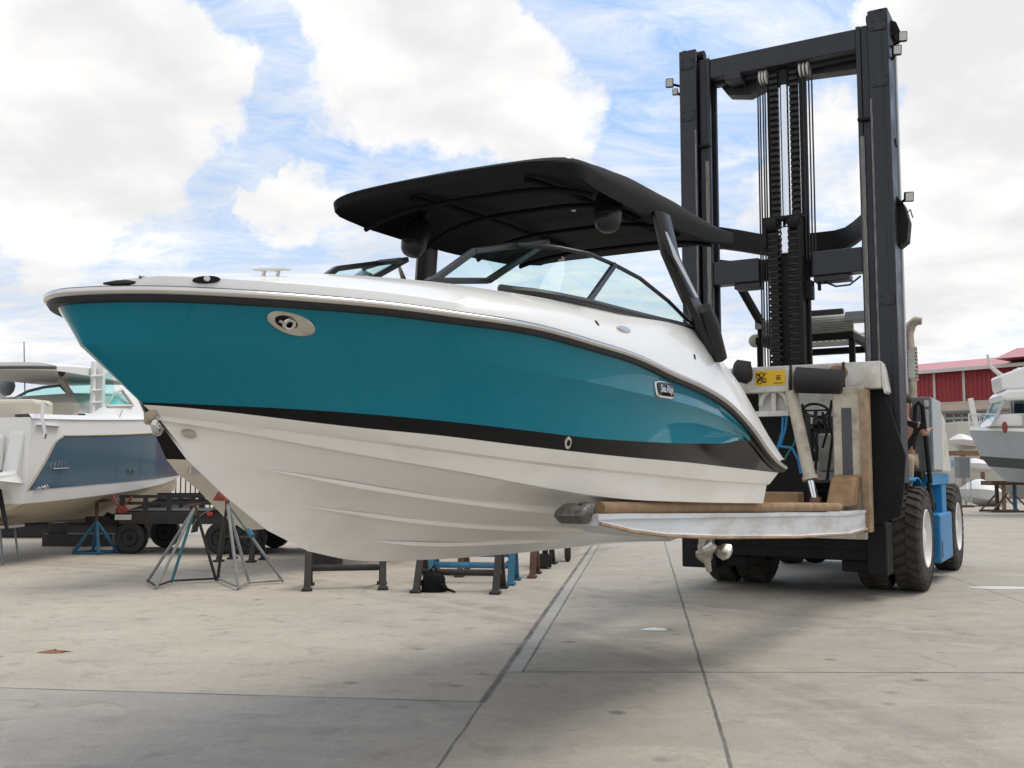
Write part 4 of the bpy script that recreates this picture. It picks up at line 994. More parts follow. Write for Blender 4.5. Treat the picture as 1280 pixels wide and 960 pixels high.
for k in range(15):
    q = math.radians(lerp(20, 165, k / 14)); rows.append([V((WX + math.cos(q) * .82, .62, R_ + math.sin(q) * .82)), V((WX + math.cos(q) * .82, 1.40, R_ + math.sin(q) * .82)), V((WX + math.cos(q) * .80, 1.40, R_ + math.sin(q) * .80)), V((WX + math.cos(q) * .80, .62, R_ + math.sin(q) * .80))])
fd.grid([r + [r[0]] for r in rows[5:]]); fd.add(rows[5], [(0, 1, 2, 3)]); fd.add(rows[-1], [(0, 1, 2, 3)]); fd.build('fender', 'blue', truck, smooth=True, angle=30)
bd2 = MB(); bd2.box(-3.0, -1.15, .6, 1.48, 1.40, 1.56); bd2.box(-2.45, -1.35, .62, 1.30, .85, 1.40); bd2.box(-2.75, -2.3, 1.30, 1.46, .8, 1.40); bd2.build('side_body', 'blue', truck, bevel=.02)
tk = MB(); tk.box(-2.75, -1.45, .75, 1.53, .28, .98); tko = tk.build('fuel_tank', 'bluelight', truck, bevel=.03)
MB().box(-1.62, -1.52, 1.528, 1.536, .35, .6).build('tank_label', 'darkgrey', tko)
ut = MB(); ut.cyl((-1.6, 1.33, 1.15), (-1.6, 1.43, 1.15), .12, n=14); ut.box(-1.75, -1.5, 1.30, 1.40, 1.2, 1.35); ut.tube([(-1.5, 1.38, 1.3), (-1.7, 1.42, 1.1), (-1.9, 1.40, 1.05)], .03, 8); ut.cyl((-1.5, 1.31, 1.05), (-1.5, 1.42, 1.05), .09, n=14); ut.build('side_equipment', 'black', truck, bevel=.01)
hr = MB(); h0 = [TF.ty(px, py, 1.42) for px, py in ((1143, 600), (1146, 510), (1149, 504), (1153, 508), (1164, 605))]
xs_ = [-.95 + .0 * i for i in range(5)]
h0 = [TF.tx(px, py, -.95 if i < 3 else -1.0) for i, (px, py) in enumerate(((1139, 600), (1144, 508), (1148, 503), (1153, 508), (1163, 604)))]
hr.tube(h0, .03, 10); hr.build('handrail', 'black', truck, smooth=True)
b2 = TF.tx(1160, 602, -1.0); MB().tube([b2, TF.tx(1166, 640, -1.0)], .025, 8).build('step_rail', 'black', truck, smooth=True)
EXX = -1.95
e0 = TF.tx(1140, 497, EXX); e1 = TF.tx(1139, 476, EXX); e2 = TF.tx(1137, 434, EXX); e3 = TF.tx(1135.5, 418, EXX); e4 = TF.tx(1139, 406, EXX); e5 = TF.tx(1145, 401, EXX); e6 = TF.tx(1152, 401, EXX)
em = MB(); em.tube([e0 - V((0, 0, .2)), e0, e1, e1], [.075, .075, .08, .075], 16); em.tube([e2, e3, e4, e5, e6], [.075, .075, .075, .072, .06], 16)
exo = em.build('exhaust_stack', 'exh', truck, smooth=True, angle=50)
hs = MB(); hs.cyl(e1, e2, .105, n=20); hso = hs.build('heat_shield', 'exh', exo, smooth=True, angle=50)
MB().box(e1.x + .085, e1.x + .108, e1.y - .02, e1.y + .07, e1.z + .03, e2.z - .03).build('shield_seam', 'carr', hso)
ph = MB(); view_l = (TF.L(EYEP) - e1).normalized()
for k in range(9):
    for j in range(6):
        q = math.atan2(view_l.y, view_l.x) + (j - 2.5) * .42 + (.2 if k % 2 else 0); z = lerp(e1.z + .04, e2.z - .04, k / 8)
        cpt = V((e1.x + (e2.x - e1.x) * k / 8 + math.cos(q) * .104, e1.y + (e2.y - e1.y) * k / 8 + math.sin(q) * .104, z)); dq = V((math.cos(q), math.sin(q), 0))
        ph.cyl(cpt, cpt + dq * .004, .014, n=6)
ph.build('shield_holes', 'ink', hso)

# ------------------------------------------------------------------ operator
def skin_mesh(name, verts, edges, mats, parent, sub=2):
    me = bpy.data.meshes.new(name); off = OFF.get(parent.name, V((0, 0, 0)))
    me.from_pydata([V(v[0]) - off for v in verts], edges, []); me.materials.append(M[mats])
    o = bpy.data.objects.new(name, me); COL.objects.link(o); o.parent = parent; OFF[o.name] = off
    o.modifiers.new('skin', 'SKIN'); sv = me.skin_vertices[0].data
    for i, v in enumerate(verts): sv[i].radius = (v[1], v[1]) if isinstance(v[1], (int, float)) else v[1]
    sv[0].use_root = True
    s_ = o.modifiers.new('sub', 'SUBSURF'); s_.levels = sub; s_.render_levels = sub
    for p in me.polygons: p.use_smooth = True
    return o
hx = TF.tx(1130, 507, -.75)
pbse = V((hx.x - .22, hx.y - .05, hx.z - .78))
per = thing('person', 'forklift operator in black shirt and khaki trousers sitting beside grey cabinet', 'person', frame=TF, base=(pbse.x, pbse.y, pbse.z - .1))
hand = TF.tx(1160, 538, -.88)
sh = hx + V((-.05, 0, -.27)); shl = sh + V((0, .19, 0)); shr = sh + V((0, -.19, 0)); elb = lerp(shl, hand, .5) + V((.02, .0, -.10))
bv = [(pbse, .14), (pbse + V((.03, 0, .22)), .125), (sh + V((0, 0, -.1)), .13), (sh + V((.0, 0, .05)), .07), (hx + V((0, 0, -.12)), .055), (hx, .095), (hx + V((0, 0, .08)), .085),
      (shl, .065), (elb, .045), (lerp(elb, hand, .85), .032), (hand, .036),
      (shr, .065), (shr + V((.12, -.05, -.27)), .045), (shr + V((.38, 0, -.32)), .032), (shr + V((.46, .02, -.30)), .036),
      (pbse + V((.1, .1, 0)), .09), (pbse + V((.50, .13, .03)), .068), (pbse + V((.55, .13, -.40)), .045), (pbse + V((.68, .13, -.43)), .04),
      (pbse + V((.1, -.1, 0)), .09), (pbse + V((.50, -.13, .03)), .068), (pbse + V((.55, -.13, -.40)), .045), (pbse + V((.68, -.13, -.43)), .04)]
be_ = [(0, 1), (1, 2), (2, 3), (3, 4), (4, 5), (5, 6), (2, 7), (7, 8), (8, 9), (9, 10), (2, 11), (11, 12), (12, 13), (13, 14), (0, 15), (15, 16), (16, 17), (17, 18), (0, 19), (19, 20), (20, 21), (21, 22)]
hd_ = (hand - elb).normalized()
for hi_, dirh in ((10, hd_), (14, V((.9, .1, -.2)).normalized())):
    hp_ = bv[hi_][0]; sd_ = dirh.cross(V((0, 0, 1))).normalized()
    for k, (o_, ln) in enumerate(((-.033, .06), (-.011, .072), (.011, .068), (.033, .055), (.05, .045))):
        b0 = hp_ + dirh * (.035 if k < 4 else .0) + sd_ * o_
        i0 = len(bv); bv += [(b0, .010), (b0 + dirh * ln * .6 + V((0, 0, -.012)), .009), (b0 + dirh * ln * .8 + V((0, 0, -.045)), .008)]
        be_ += [(hi_, i0), (i0, i0 + 1), (i0 + 1, i0 + 2)]
body = skin_mesh('body', bv, be_, 'skin', per)
fm = MB(); fm.tube([hx + V((.085, 0, .03)), hx + V((.115, 0, -.02)), hx + V((.09, 0, -.03))], [.01, .018, .01], 8)
for k in (1, -1): fm.ball(hx + V((0, .095 * k, 0)), (.025, .012, .035), 8)
fm.build('facial_features', 'skin', body, smooth=True)
fm = MB()
for k in (1, -1): fm.ball(hx + V((.083, .035 * k, .03)), (.012, .016, .01), 8)
fm.ball(hx + V((.086, 0, -.06)), (.008, .03, .007), 8); fm.build('eyes_and_mouth', 'hair', body, smooth=True)
fm = MB(); fm.ball(hx + V((-.02, 0, .075)), (.115, .105, .10), 14); fm.build('hair', 'hair', per, smooth=True)
skin_mesh('shirt', [(pbse + V((0, 0, .06)), .155), (pbse + V((.03, 0, .22)), .145), (sh + V((0, 0, -.1)), .15), (sh + V((0, 0, .03)), .085), (shl, .082), (lerp(shl, elb, .65), .066), (shr, .082), (shr + V((.08, -.03, -.17)), .066)],
          [(0, 1), (1, 2), (2, 3), (2, 4), (4, 5), (2, 6), (6, 7)], 'shirt', per)
skin_mesh('trousers', [(pbse, .16)] + [(p, r) for k in (1, -1) for p, r in ((pbse + V((.1, .1 * k, 0)), .105), (pbse + V((.50, .13 * k, .03)), .082), (pbse + V((.545, .13 * k, -.34)), .062))],
          [(0, 1), (1, 2), (2, 3), (0, 4), (4, 5), (5, 6)], 'khaki', per)
sm_ = MB()
for k in (1, -1): sm_.tube([pbse + V((.52, .13 * k, -.44)), pbse + V((.6, .13 * k, -.44)), pbse + V((.74, .13 * k, -.45))], [.05, .055, .04], 10)
sm_.build('shoes', 'rubber', per, smooth=True)
wb_ = lerp(elb, hand, .8); MB().tube([wb_ - hd_ * .012, wb_ + hd_ * .012], .042, 12).build('wristwatch', 'lens', per, smooth=True)
fl = MB(); fl.box(-1.1, .1, .85, 1.42, pbse.z - .62, pbse.z - .52); fl.box(-1.08, -.72, .98, 1.40, pbse.z - .25, pbse.z - .14); fl.box(-1.05, -.75, 1.0, 1.36, pbse.z - .52, pbse.z - .25); fl.build('operator_step', 'black', truck, bevel=.01)

# ================================================================== tripod boat stands (jack stands)
def jack(apex, feet, mats, label, padded):
    a = V(apex); t = thing('tripod_stand', label, 'boat stand', 'tripod boat stands under the bow', base=(a.x, a.y, 0))
    for f_, m_ in zip(feet, mats): MB().tube([V((f_[0], f_[1], .02)), a], .022, 8).build('leg', m_, t, smooth=True)
    b_ = MB(); F4 = [V((f_[0], f_[1], .045)) for f_ in feet]
    for i, j in ((0, 1), (1, 2), (2, 3)): b_.tube([F4[i], F4[j]], .016, 6)
    b_.build('base_bar', 'rollerblk' if not padded else 'standgrey', t, smooth=True)
    b_ = MB(); b_.tube([a - V((0, 0, .12)), a + V((0, 0, .06))], .03, 10); b_.tube([a + V((-.09, -.02, .03)), a + V((.08, 0, .045))], .014, 6); b_.build('screw_post', 'rust', t, smooth=True)
    return t
def gp(px, py): p = on_ground(px, py); return (p.x, p.y)
A1 = at_depth(244, 634, 14.55)
jack(A1, [gp(184, 729), gp(195, 737), gp(214, 730), gp(270, 727)], ['standgrey', 'standgrey', 'standteal', 'rollerblk'], 'tripod boat stand with one teal leg, farther from the lifted hull', False)
A2 = at_depth(284, 628, 14.4)
t2 = jack(A2, [gp(272, 727), gp(298, 738), gp(312, 732), gp(354, 729)], ['rollerblk', 'standgrey', 'standgrey', 'standgrey'], 'grey tripod boat stand with triangular red pad under cream hull', True)
pq = [at_depth(px, py, 14.33) for px, py in ((272, 614), (285, 627), (265, 626))]
pm = MB(); pm.prism(pq, (.06, .10, .03)); pm.build('hull_pad', 'rustyred', t2, bevel=.012)
pm = MB(); pm.tube([at_depth(310, 662, 14.0), at_depth(316, 670, 13.9)], .03, 10); pm.build('leg_sleeve', 'standblue', t2, smooth=True)

# ================================================================== pipe roller stands on the ground
def roller(p0, p1, label, h, tube_z, legm, tubem, tubes=1, group='pipe roller stands on the yard', dep=.34):
    p0, p1 = V((*p0, 0)), V((*p1, 0)); c = (p0 + p1) / 2; d = (p1 - p0).normalized(); q = V((-d.y, d.x, 0))
    t = thing('roller_stand', label, 'boat stand', group, base=c)
    for e in (p0, p1):
        m_ = MB()
        for sg in (1, -1):
            m_.beam(e + q * dep * sg, e + q * .05 * sg + V((0, 0, h)), .09, .06, q)
        m_.beam(e + q * (dep * .55) + V((0, 0, h * .45)), e - q * (dep * .55) + V((0, 0, h * .45)), .04, .05)
        for sg in (1, -1): m_.beam(e + q * (dep * sg - .09) + V((0, 0, .02)), e + q * (dep * sg + .09) + V((0, 0, .02)), .14, .035)
        m_.build('end_frame', legm, t, bevel=.006)
    for k in range(tubes):
        zz = tube_z + .16 * k; m_ = MB(); m_.cyl(p0 + V((0, 0, zz)) + q * .06 * k, p1 + V((0, 0, zz)) + q * .06 * k, .045, n=14); m_.build('pipe', tubem[k % len(tubem)], t, smooth=True, angle=40)
    m_ = MB(); m_.beam(p0 + V((0, 0, h)), p1 + V((0, 0, h)), .07, .05); m_.build('top_rail', 'rust', t, bevel=.006)
    return t
roller((-2.80, 14.1), (-1.80, 14.25), 'low black pipe stand, nearest the tripod boat stands', .62, .27, 'rollerblk', ['rollerblk'])
roller((-1.22, 13.9), (-.17, 13.75), 'black pipe stand with a black bag beside its foot', .54, .24, 'rollerblk', ['rollerblk'])
roller((-1.15, 14.95), (.02, 14.80), 'blue pipe stand with two blue pipes behind the black stand', .62, .24, 'standblue', ['rollerblue', 'rollerblue', 'rollerblue'], tubes=2)
roller((-.75, 15.9), (.35, 15.75), 'rusty brown pipe stand behind the blue pipe stand', .70, .42, 'rust', ['rust', 'rollerblue'], tubes=2)
roller((-.1, 17.6), (.62, 17.4), 'dark pipe stand at the far end of the row of pipe stands', .74, .36, 'rollerblk', ['rollerblk'])
roller((-5.15, 18.4), (-4.55, 18.3), 'small black pipe stand behind the tripod stands, under the cream hull', .8, .4, 'rollerblk', ['rollerblk'], dep=.28)
# black bag
bg_ = MB(); bc = on_ground(541, 741); bc = V((bc.x, bc.y + .12, 0))
rows = []
for i in range(9):
    z = i / 8 * .27; rr = .14 * (1 - (i / 8) ** 3) ** .5 + .02
    rows.append([bc + V((rr * math.cos(2 * math.pi * k / 14) * (1 + .15 * math.sin(3.3 * k + i)), rr * .8 * math.sin(2 * math.pi * k / 14), z)) for k in range(15)])
bg_.grid(rows); bg_.tube([bc + V((.10, -.08, .10)), bc + V((.20, -.12, .04)), bc + V((.30, -.14, .012))], [.03, .022, .012], 8); bg_.tube([bc + V((-.06, 0, .25)), bc + V((0, 0, .34)), bc + V((.06, 0, .25))], .014, 6)
tag(bg_.build('bag', 'canvas', smooth=True), 'small black fabric bag on the concrete at black pipe stand', 'bag')
# trailer tongue on the ground far behind the stands
tg = thing('trailer_tongue', 'dark trailer drawbar with jack wheel standing beyond the pipe stands', 'trailer', base=(.9, 18.5, 0))
p = on_ground(668, 727); dd = V((.23, .97, 0)).normalized(); sdv_ = V((dd.y, -dd.x, 0)); b0 = V((.55, 16.9, .5))
m_ = MB(); m_.beam(b0, b0 + dd * 5.2 + V((0, 0, .12)), .12, .12); m_.beam(b0 + dd * 1.2 + sdv_ * .0, b0 + dd * 5 + sdv_ * .65, .08, .10); m_.build('drawbar', 'rollerblk', tg, bevel=.008)
m_ = MB(); m_.box(b0.x - .10, b0.x + .10, b0.y - .08, b0.y + .10, .02, .24); m_.box(b0.x - .045, b0.x + .045, b0.y - .04, b0.y + .05, .24, .62); m_.build('jack_foot', 'rubber', tg, bevel=.012)
m_ = MB(); m_.box(b0.x - .12, b0.x + .17, b0.y - .12, b0.y - .08, .36, .44); m_.build('coupler', 'greylight', tg, bevel=.012)
m_ = MB(); wc = b0 + dd * 1.4 + V((.12, 0, -.24)); m_.lathe((wc.x, wc.y, .20), (1, 0, 0), [(-.05, 0), (-.05, .17), (-.03, .2), (.03, .2), (.05, .17), (.05, 0)], 24); m_.build('wheel', 'tyre', tg, smooth=True)
m_ = MB(); m_.cyl((wc.x, wc.y, .2), (wc.x, wc.y, .62), .03, n=8); m_.build('jack_post', 'rollerblk', tg)

# ================================================================== cream boat behind, bow to the left
CF = Frame(at_depth(240, 612, 14.9) * 1.0, ang); CF.o.z = 0
cb_ = thing('cream_boat', 'cream hulled boat with black upper band, propped behind the lifted boat', 'boat', frame=CF, base=(-2, 0, .8))
class LC:
    def __init__(s, x0, z0, B, Le, p, q, zend, xe, mid=None):
        s.x0, s.z0, s.B, s.Le, s.p, s.q, s.ze, s.xe = x0, z0, B, Le, p, q, zend, xe
    def at(s, t):
        x = s.x0 + (s.xe - s.x0) * t ** 1.5; k = min(1, max(0, (s.x0 - x) / s.Le)); k = 1 - (1 - k) ** s.p
        kk = min(1, (s.x0 - x) / 3.0); return V((x, s.B * k ** s.q, s.z0 + (s.ze - s.z0) * (1 - (1 - kk) ** 1.6)))
def sp_(px, py): return CF.ty(px, py, 0)
q = [sp_(170, 488), sp_(208, 574), sp_(222, 592), sp_(245, 610), sp_(280, 646), sp_(306, 663)]
cs = LC(q[0].x, q[0].z, 1.15, 3.6, 2.4, .7, q[0].z - .1, -6.5); ck0 = LC(q[1].x, q[1].z, 1.05, 3.6, 2.2, .85, q[1].z - .05, -6.5)
c1_ = LC(q[2].x, q[2].z, .98, 3.6, 2.1, .9, q[2].z - .12, -6.5); c2_ = LC(q[3].x, q[3].z, .6, 3.6, 1.8, .95, q[5].z + .22, -6.5); c3_ = LC(q[4].x, q[4].z, .25, 3.6, 1.7, .95, q[5].z + .07, -6.5); c4_ = LC(q[5].x, q[5].z, 0, 3.6, 1.7, .95, q[5].z, -6.5)
lowc = half_loft([ck0, c1_, c2_, c3_, c4_]).mirror(); e_ = [c.at(1) for c in (ck0, c1_, c2_, c3_, c4_)]; lowc.add(e_ + [V((p.x, -p.y, p.z)) for p in reversed(e_[:-1])], [tuple(range(9))])
hco = lowc.build('hull', 'cream', cb_, smooth=True, angle=30)
upc = half_loft([cs, ck0]).mirror(); e_ = [c.at(1) for c in (cs, ck0)]; upc.add(e_ + [V((p.x, -p.y, p.z)) for p in reversed(e_)], [(0, 1, 2, 3)]); upc.build('black_band', 'blackgel', cb_, smooth=True)
dkc = MB().grid([[V((cs.at(t).x, cs.at(t).y, cs.at(t).z + .01)), V((cs.at(t).x, 0, cs.at(t).z + .08))] for t in TS]).mirror(); dkc.build('deck', 'white', cb_, smooth=True)
rr_ = [cs.at(i / 60) for i in range(61)]; MB().sweep([V((p.x, -p.y, p.z)) for p in reversed(rr_[1:])] + rr_, [(-.01, -.03), (.03, -.02), (.03, .02), (-.01, .03)]).build('rub_rail', 'trim', cb_, smooth=True)
lm_ = MB(); p = CF.ty(243, 588, .16); lm_.box(p.x - .1, p.x + .1, p.y - .0, p.y + .03, p.z - .05, p.z + .05); lm_.build('transducer', 'brushed', hco, bevel=.01)
# blocks that carry the cream boat's keel
for x in (-3.0, -5.2):
    w_ = CF.W(V((x, 0, 0)))
    kb = MB(); kb.box(w_.x - .25, w_.x + .25, w_.y - .25, w_.y + .25, 0, .30); kb.box(w_.x - .22, w_.x + .22, w_.y - .20, w_.y + .20, .303, .62)
    tag(kb.build('keel_block', 'rollerblk', bevel=.01), 'stacked dark keel blocks under the cream boat', 'keel block', 'keel blocks under the cream boat')

# ================================================================== flatbed trailer
TR = Frame((-8.0, 20.8, 0), math.radians(-3))
tr_ = thing('utility_trailer', 'long black utility trailer with slatted sides, parked behind the tripod stands', 'trailer', frame=TR, base=(1.5, 0, 0))
def tpx(px, py, y=-.9): return TR.ty(px, py, y)
m_ = MB(); xa = tpx(150, 640).x; xb = xa + 5.2
zb0, zb1 = .62, .82
for y in (-.9, .9): m_.box(xa, xb, y - .05, y + .05, .58, .80)
for k in range(9): x = lerp(xa, xb, k / 8); m_.box(x - .04, x + .04, -.85, .85, .62, .76)
for y in (-.3, .3): m_.box(xa - .9, xa + 1, y * 1.4 - .05, y * 1.4 + .05, .56, .70)
m_.build('frame', 'rollerblk', tr_, bevel=.01)
m_ = MB(); m_.box(xa, xb, -.85, .85, .803, .835); m_.build('deck', 'rollerblk', tr_)
for y in (-.92, .92):
    m_ = MB()
    for k in range(12): x = lerp(xa + .05, xb - .05, k / 11); m_.box(x - .04, x + .04, y - .03, y + .03, .8, 1.12)
    for z in (1.08, .95): m_.box(xa, xb, y - .036, y + .036, z, z + .06)
    m_.build('side_rail', 'rollerblk', tr_)
def small_wheel(parent, x, y, r, wd=.10):
    m_ = MB(); m_.lathe((x, y, r), (0, 1, 0), [(-wd, 0), (-wd, r * .55), (-wd * 1.1, r * .7), (-wd, r * .95), (-wd * .7, r), (wd * .7, r), (wd, r * .95), (wd * 1.1, r * .7), (wd, r * .55), (wd, 0)], 32); w_ = m_.build('wheel', 'rubber', parent, smooth=True, angle=40)
    m_ = MB(); m_.lathe((x, y - wd, r), (0, -1, 0), [(.0, r * .56), (.012, r * .53), (-.02, r * .4), (-.01, r * .2), (.02, r * .16), (.02, 0)], 24); m_.build('rim', 'black', w_, smooth=True)
for px in (163, 276, 312):
    x = tpx(px, 675).x
    for y in (-.85, .85): small_wheel(tr_, x, y, .31)
m_ = MB(); x = tpx(138, 660).x; m_.box(x - .06, x + .06, -.5, -.38, .06, .9); m_.box(x - .12, x + .12, -.56, -.32, .02, .06); m_.tube([(x - .3, -.44, .75), (x, -.44, .62)], .05, 8); m_.beam((x - .1, -.44, .72), (x + .6, -.44, .72), .1, .12); m_.build('tongue_jack', 'black', tr_, bevel=.008)
m_ = MB(); x = tpx(148, 655).x; m_.tube([(x - .1, -.99, 1.15), (x, -1.0, .95), (x + .12, -.99, .9), (x + .3, -1.0, 1.1)], .022, 8); m_.ball((x + .1, -.99, .85), (.14, .05, .07), 10); m_.build('tie_down_strap', 'rustyred', tr_, smooth=True)
m_ = MB(); x = tpx(152, 665).x; m_.box(x - .1, x + .22, -1.0, -.96, .66, .76); m_.build('number_plate', 'trim', tr_)
m_ = MB(); x = tpx(264, 660).x; m_.box(x - .06, x + .06, -1.0, -.95, .74, .82); m_.build('marker_lamp', 'redlamp', tr_, bevel=.01)
m_ = MB(); x = tpx(258, 655).x
rows = [[V((x + .35 - .62 * math.cos(a_), y, .42 + .48 * math.sin(a_))) for y in (-1.0, -.68)] for a_ in [math.pi * i / 10 for i in range(11)]]
m_.grid(rows); o = m_.build('mudguard', 'grey', tr_, smooth=True); o.modifiers.new('solid', 'SOLIDIFY').thickness = .02

# ================================================================== slate blue boat on stands, stern towards us
BF = Frame(at_depth(34, 600, 17.0), math.radians(82)); BF.o.z = 0
bb = thing('cabin_boat', 'white sport boat with slate blue side panel and hardtop, propped on stands', 'boat', frame=BF, base=(3, 1.4, .7))
BH = 1.42
def bpx(px, py, y=0.0): return BF.ty(px, py, y)
def yside(x):                 # near-side plan: straight then curving to the bow
    k = max(0, (x - 2.6) / 5.6); return BH * (1 - max(0, 1 - k ** 2.2) ** .75) if k < 1 else BH
def brow(zs, ins=0.0, n=40, x0=0, x1=8.1):
    out = []
    for i in range(n + 1):
        x = lerp(x0, x1, i / n); out.append((x, yside(x) + ins))
    return out
def bz(pts):                  # a z profile along x from pixel pairs on the near side
    P_ = [(bpx(px, py).x, bpx(px, py).z) for px, py in pts]; P_.sort(); return [a for a, _ in P_], [b for _, b in P_]
gun = bz([(40, 573 - 20), (69, 560), (120, 556), (168, 553), (188, 547)])
lowb = bz([(27, 616), (120, 601), (200, 592)])
chi = bz([(27, 631), (120, 622), (204, 612)])
kb_ = bz([(0, 655), (119, 640), (200, 632)])
def zf(pr, x): return lerp(pr[1][0], pr[1][-1], (x - pr[0][0]) / (pr[0][-1] - pr[0][0]))
zg0 = zf(gun, 2.0); zl0 = zf(lowb, 0.3); zc0 = zf(chi, .3)
def ZG(x): return zg0 + .03 * x + .004 * x * x
def ZL(x): return zl0 + .035 * x
def ZC(x): return zc0 + .02 * x + .006 * x * x
def ZK(x): return max(.62, .62 + .03 * max(0, x - 4) ** 2)
N_ = 44; xs2 = [lerp(0, 8.2, i / N_) for i in range(N_ + 1)]
def side_rows(fn): return [fn(x) for x in xs2]
def both(m_): 
    nv = len(m_.v); m_.v += [V((p.x, 2 * BH - p.y, p.z)) for p in m_.v]; m_.f += [[i + nv for i in reversed(f)] for f in m_.f]; m_.mi += list(m_.mi); return m_
m_ = MB(); m_.grid(side_rows(lambda x: [V((x, yside(x) - .02, ZG(x) + .32)), V((x, yside(x) - .03, ZG(x) + .02)), V((x, yside(x), ZL(x))), V((x, yside(x) + .05, ZC(x)))])); both(m_)
tv = [V((0, yside(0) - .02, ZG(0) + .32)), V((0, yside(0) - .03, ZG(0) + .02)), V((0, yside(0), ZL(0))), V((0, yside(0) + .05, ZC(0)))]; m_.add(tv + [V((p.x, 2 * BH - p.y, p.z)) for p in reversed(tv)], [tuple(range(8))])
hb = m_.build('hull', 'white', bb, smooth=True, angle=40)
m_ = MB(); m_.grid(side_rows(lambda x: [V((x, yside(x) + .05, ZC(x))), V((x, lerp(yside(x), BH, .25) + .06, ZC(x) * .72 + ZK(x) * .28)), V((x, lerp(yside(x), BH, .28) + .02, ZC(x) * .68 + ZK(x) * .32)), V((x, lerp(yside(x), BH, .6), ZC(x) * .35 + ZK(x) * .65)), V((x, BH, ZK(x)))])); both(m_)
m_.add([V((0, .05, ZC(0))), V((0, .35, lerp(ZC(0), ZK(0), .28))), V((0, BH, ZK(0))), V((0, 2 * BH - .35, lerp(ZC(0), ZK(0), .28))), V((0, 2 * BH - .05, ZC(0)))], [(0, 1, 2, 3, 4)])
m_.build('bottom', 'bottom', bb, smooth=True, angle=30)
# blue side panel, set just proud of the hull
p_t0 = bpx(69, 562).x; p_b0 = bpx(27, 614).x + .12
def xstart(k): return lerp(p_t0, p_b0, k) + .16 * max(0, 1 - k / .14) ** 2 + .05 * math.sin(math.pi * k)
for sg in (0, 1):
    m_ = MB(); rows = []
    for i in range(37):
        u = i / 36; row = []
        for k in (0, .05, .10, .18, .35, .5, .75, 1):
            x = lerp(xstart(k), 8.15, u); row.append(V((x, yside(x) - .032 + .028 * k - .008, lerp(ZG(x) + .0, ZL(x) + .01, k))))
        rows.append(row)
    m_.grid(rows)
    if sg: m_.v = [V((p.x, 2 * BH - p.y, p.z)) for p in m_.v]; m_.f = [list(reversed(f)) for f in m_.f]
    pn = m_.build('side_panel', 'navy', bb, smooth=True, fix=False)
    if sg == 0:
        m_ = MB(); m_.tube([V((lerp(xstart(0), 8.15, u), yside(lerp(xstart(0), 8.15, u)) - .05, ZG(lerp(xstart(0), 8.15, u)) + .012)) for u in [i / 30 for i in range(31)]], .014, 6); m_.tube([V((xstart(k), -.05 + .028 * k, lerp(ZG(xstart(k)), ZL(xstart(k)), k))) for k in (0, .05, .10, .18, .35, .5, .75, 1)], .012, 6); m_.build('panel_trim', 'strap', pn, smooth=True)
        m_ = MB()
        for px, py, w_, h_ in ((62, 581, .05, .045), (67, 581, .03, .05), (72, 580, .02, .05), (76, 580, .02, .05), (80, 580, .05, .05)):
            p = bpx(px, py, -.045); m_.beam(p + V((0, 0, -h_)), p + V((.03, 0, h_)), .012, .025, (0, 1, 0))
        p = bpx(66, 586, -.045); p1 = bpx(86, 585, -.045); m_.tube([p, p1], .010, 5)
        prev = None; pts = [bpx(px, py, -.035) for px, py in ((46, 612), (48, 609), (50, 611), (52, 608), (54, 610), (56, 607), (57, 611), (59, 606), (61, 609))]
        m_.tube(pts, .011, 5)
        for px in (162, 166, 169): p = bpx(px, 587, -.05); m_.box(p.x - .03, p.x + .04, p.y - .02, p.y + .03, p.z - .02, p.z + .02)
        m_.build('hull_lettering', 'steel', pn)
# gunwale cap, stern bulwark and quarter
m_ = MB(); m_.grid(side_rows(lambda x: [V((x, yside(x) - .05, ZG(x) + .30)), V((x, yside(x) + .02, ZG(x) + .38)), V((x, min(BH, yside(x) + .28), ZG(x) + .37)), V((x, min(BH, yside(x) + .30), ZG(x) + .05))])); both(m_); m_.build('gunwale', 'white', bb, smooth=True, angle=50)
m_ = MB(); m_.grid([[V((x, min(BH, yside(x) + .25), ZG(x) + .05)), V((x, BH, ZG(x) + .05))] for x in xs2]); both(m_); m_.build('cockpit_floor', 'seat', bb)
m_ = MB(); zt = ZG(0)
zp1 = BF.tx(20, 590, -.3).z; zp0 = BF.tx(20, 606, -.3).z
m_.prism([(-.75, .12, zp0 + .03), (-.78, .12, zp1 - .02), (-.1, .12, zp1), (-.02, .06, zt + .05), (.10, .04, zt + .30), (.10, .04, zp0 - .05), (-.1, .1, zp0)], (0, .30, 0))
m_.box(-.74, .02, .42, 2 * BH - .2, zp0 + .02, zp1 - .01); m_.box(-.12, .02, .42, 2 * BH - .4, zp1, zt + .02); m_.box(-.32, -.12, .42, 1.3, zp1, (zp1 + zt) / 2)
so2 = m_.build('swim_platform', 'white', bb, bevel=.05)
for py, px in ((604, 4),):
    p = bpx(px, py, .5); MB().box(p.x - .03, p.x + .02, p.y - .3, p.y + .2, p.z - .04, p.z + .03).build('stern_vent', 'darkgrey', so2)
m_ = MB(); p = BF.tx(5, 620, -.1); m_.tube([p + V((0, .1, .1)), p + V((-.1, -.15, -.55))], [.045, .03], 10); m_.build('trim_ram', 'black', bb, smooth=True)
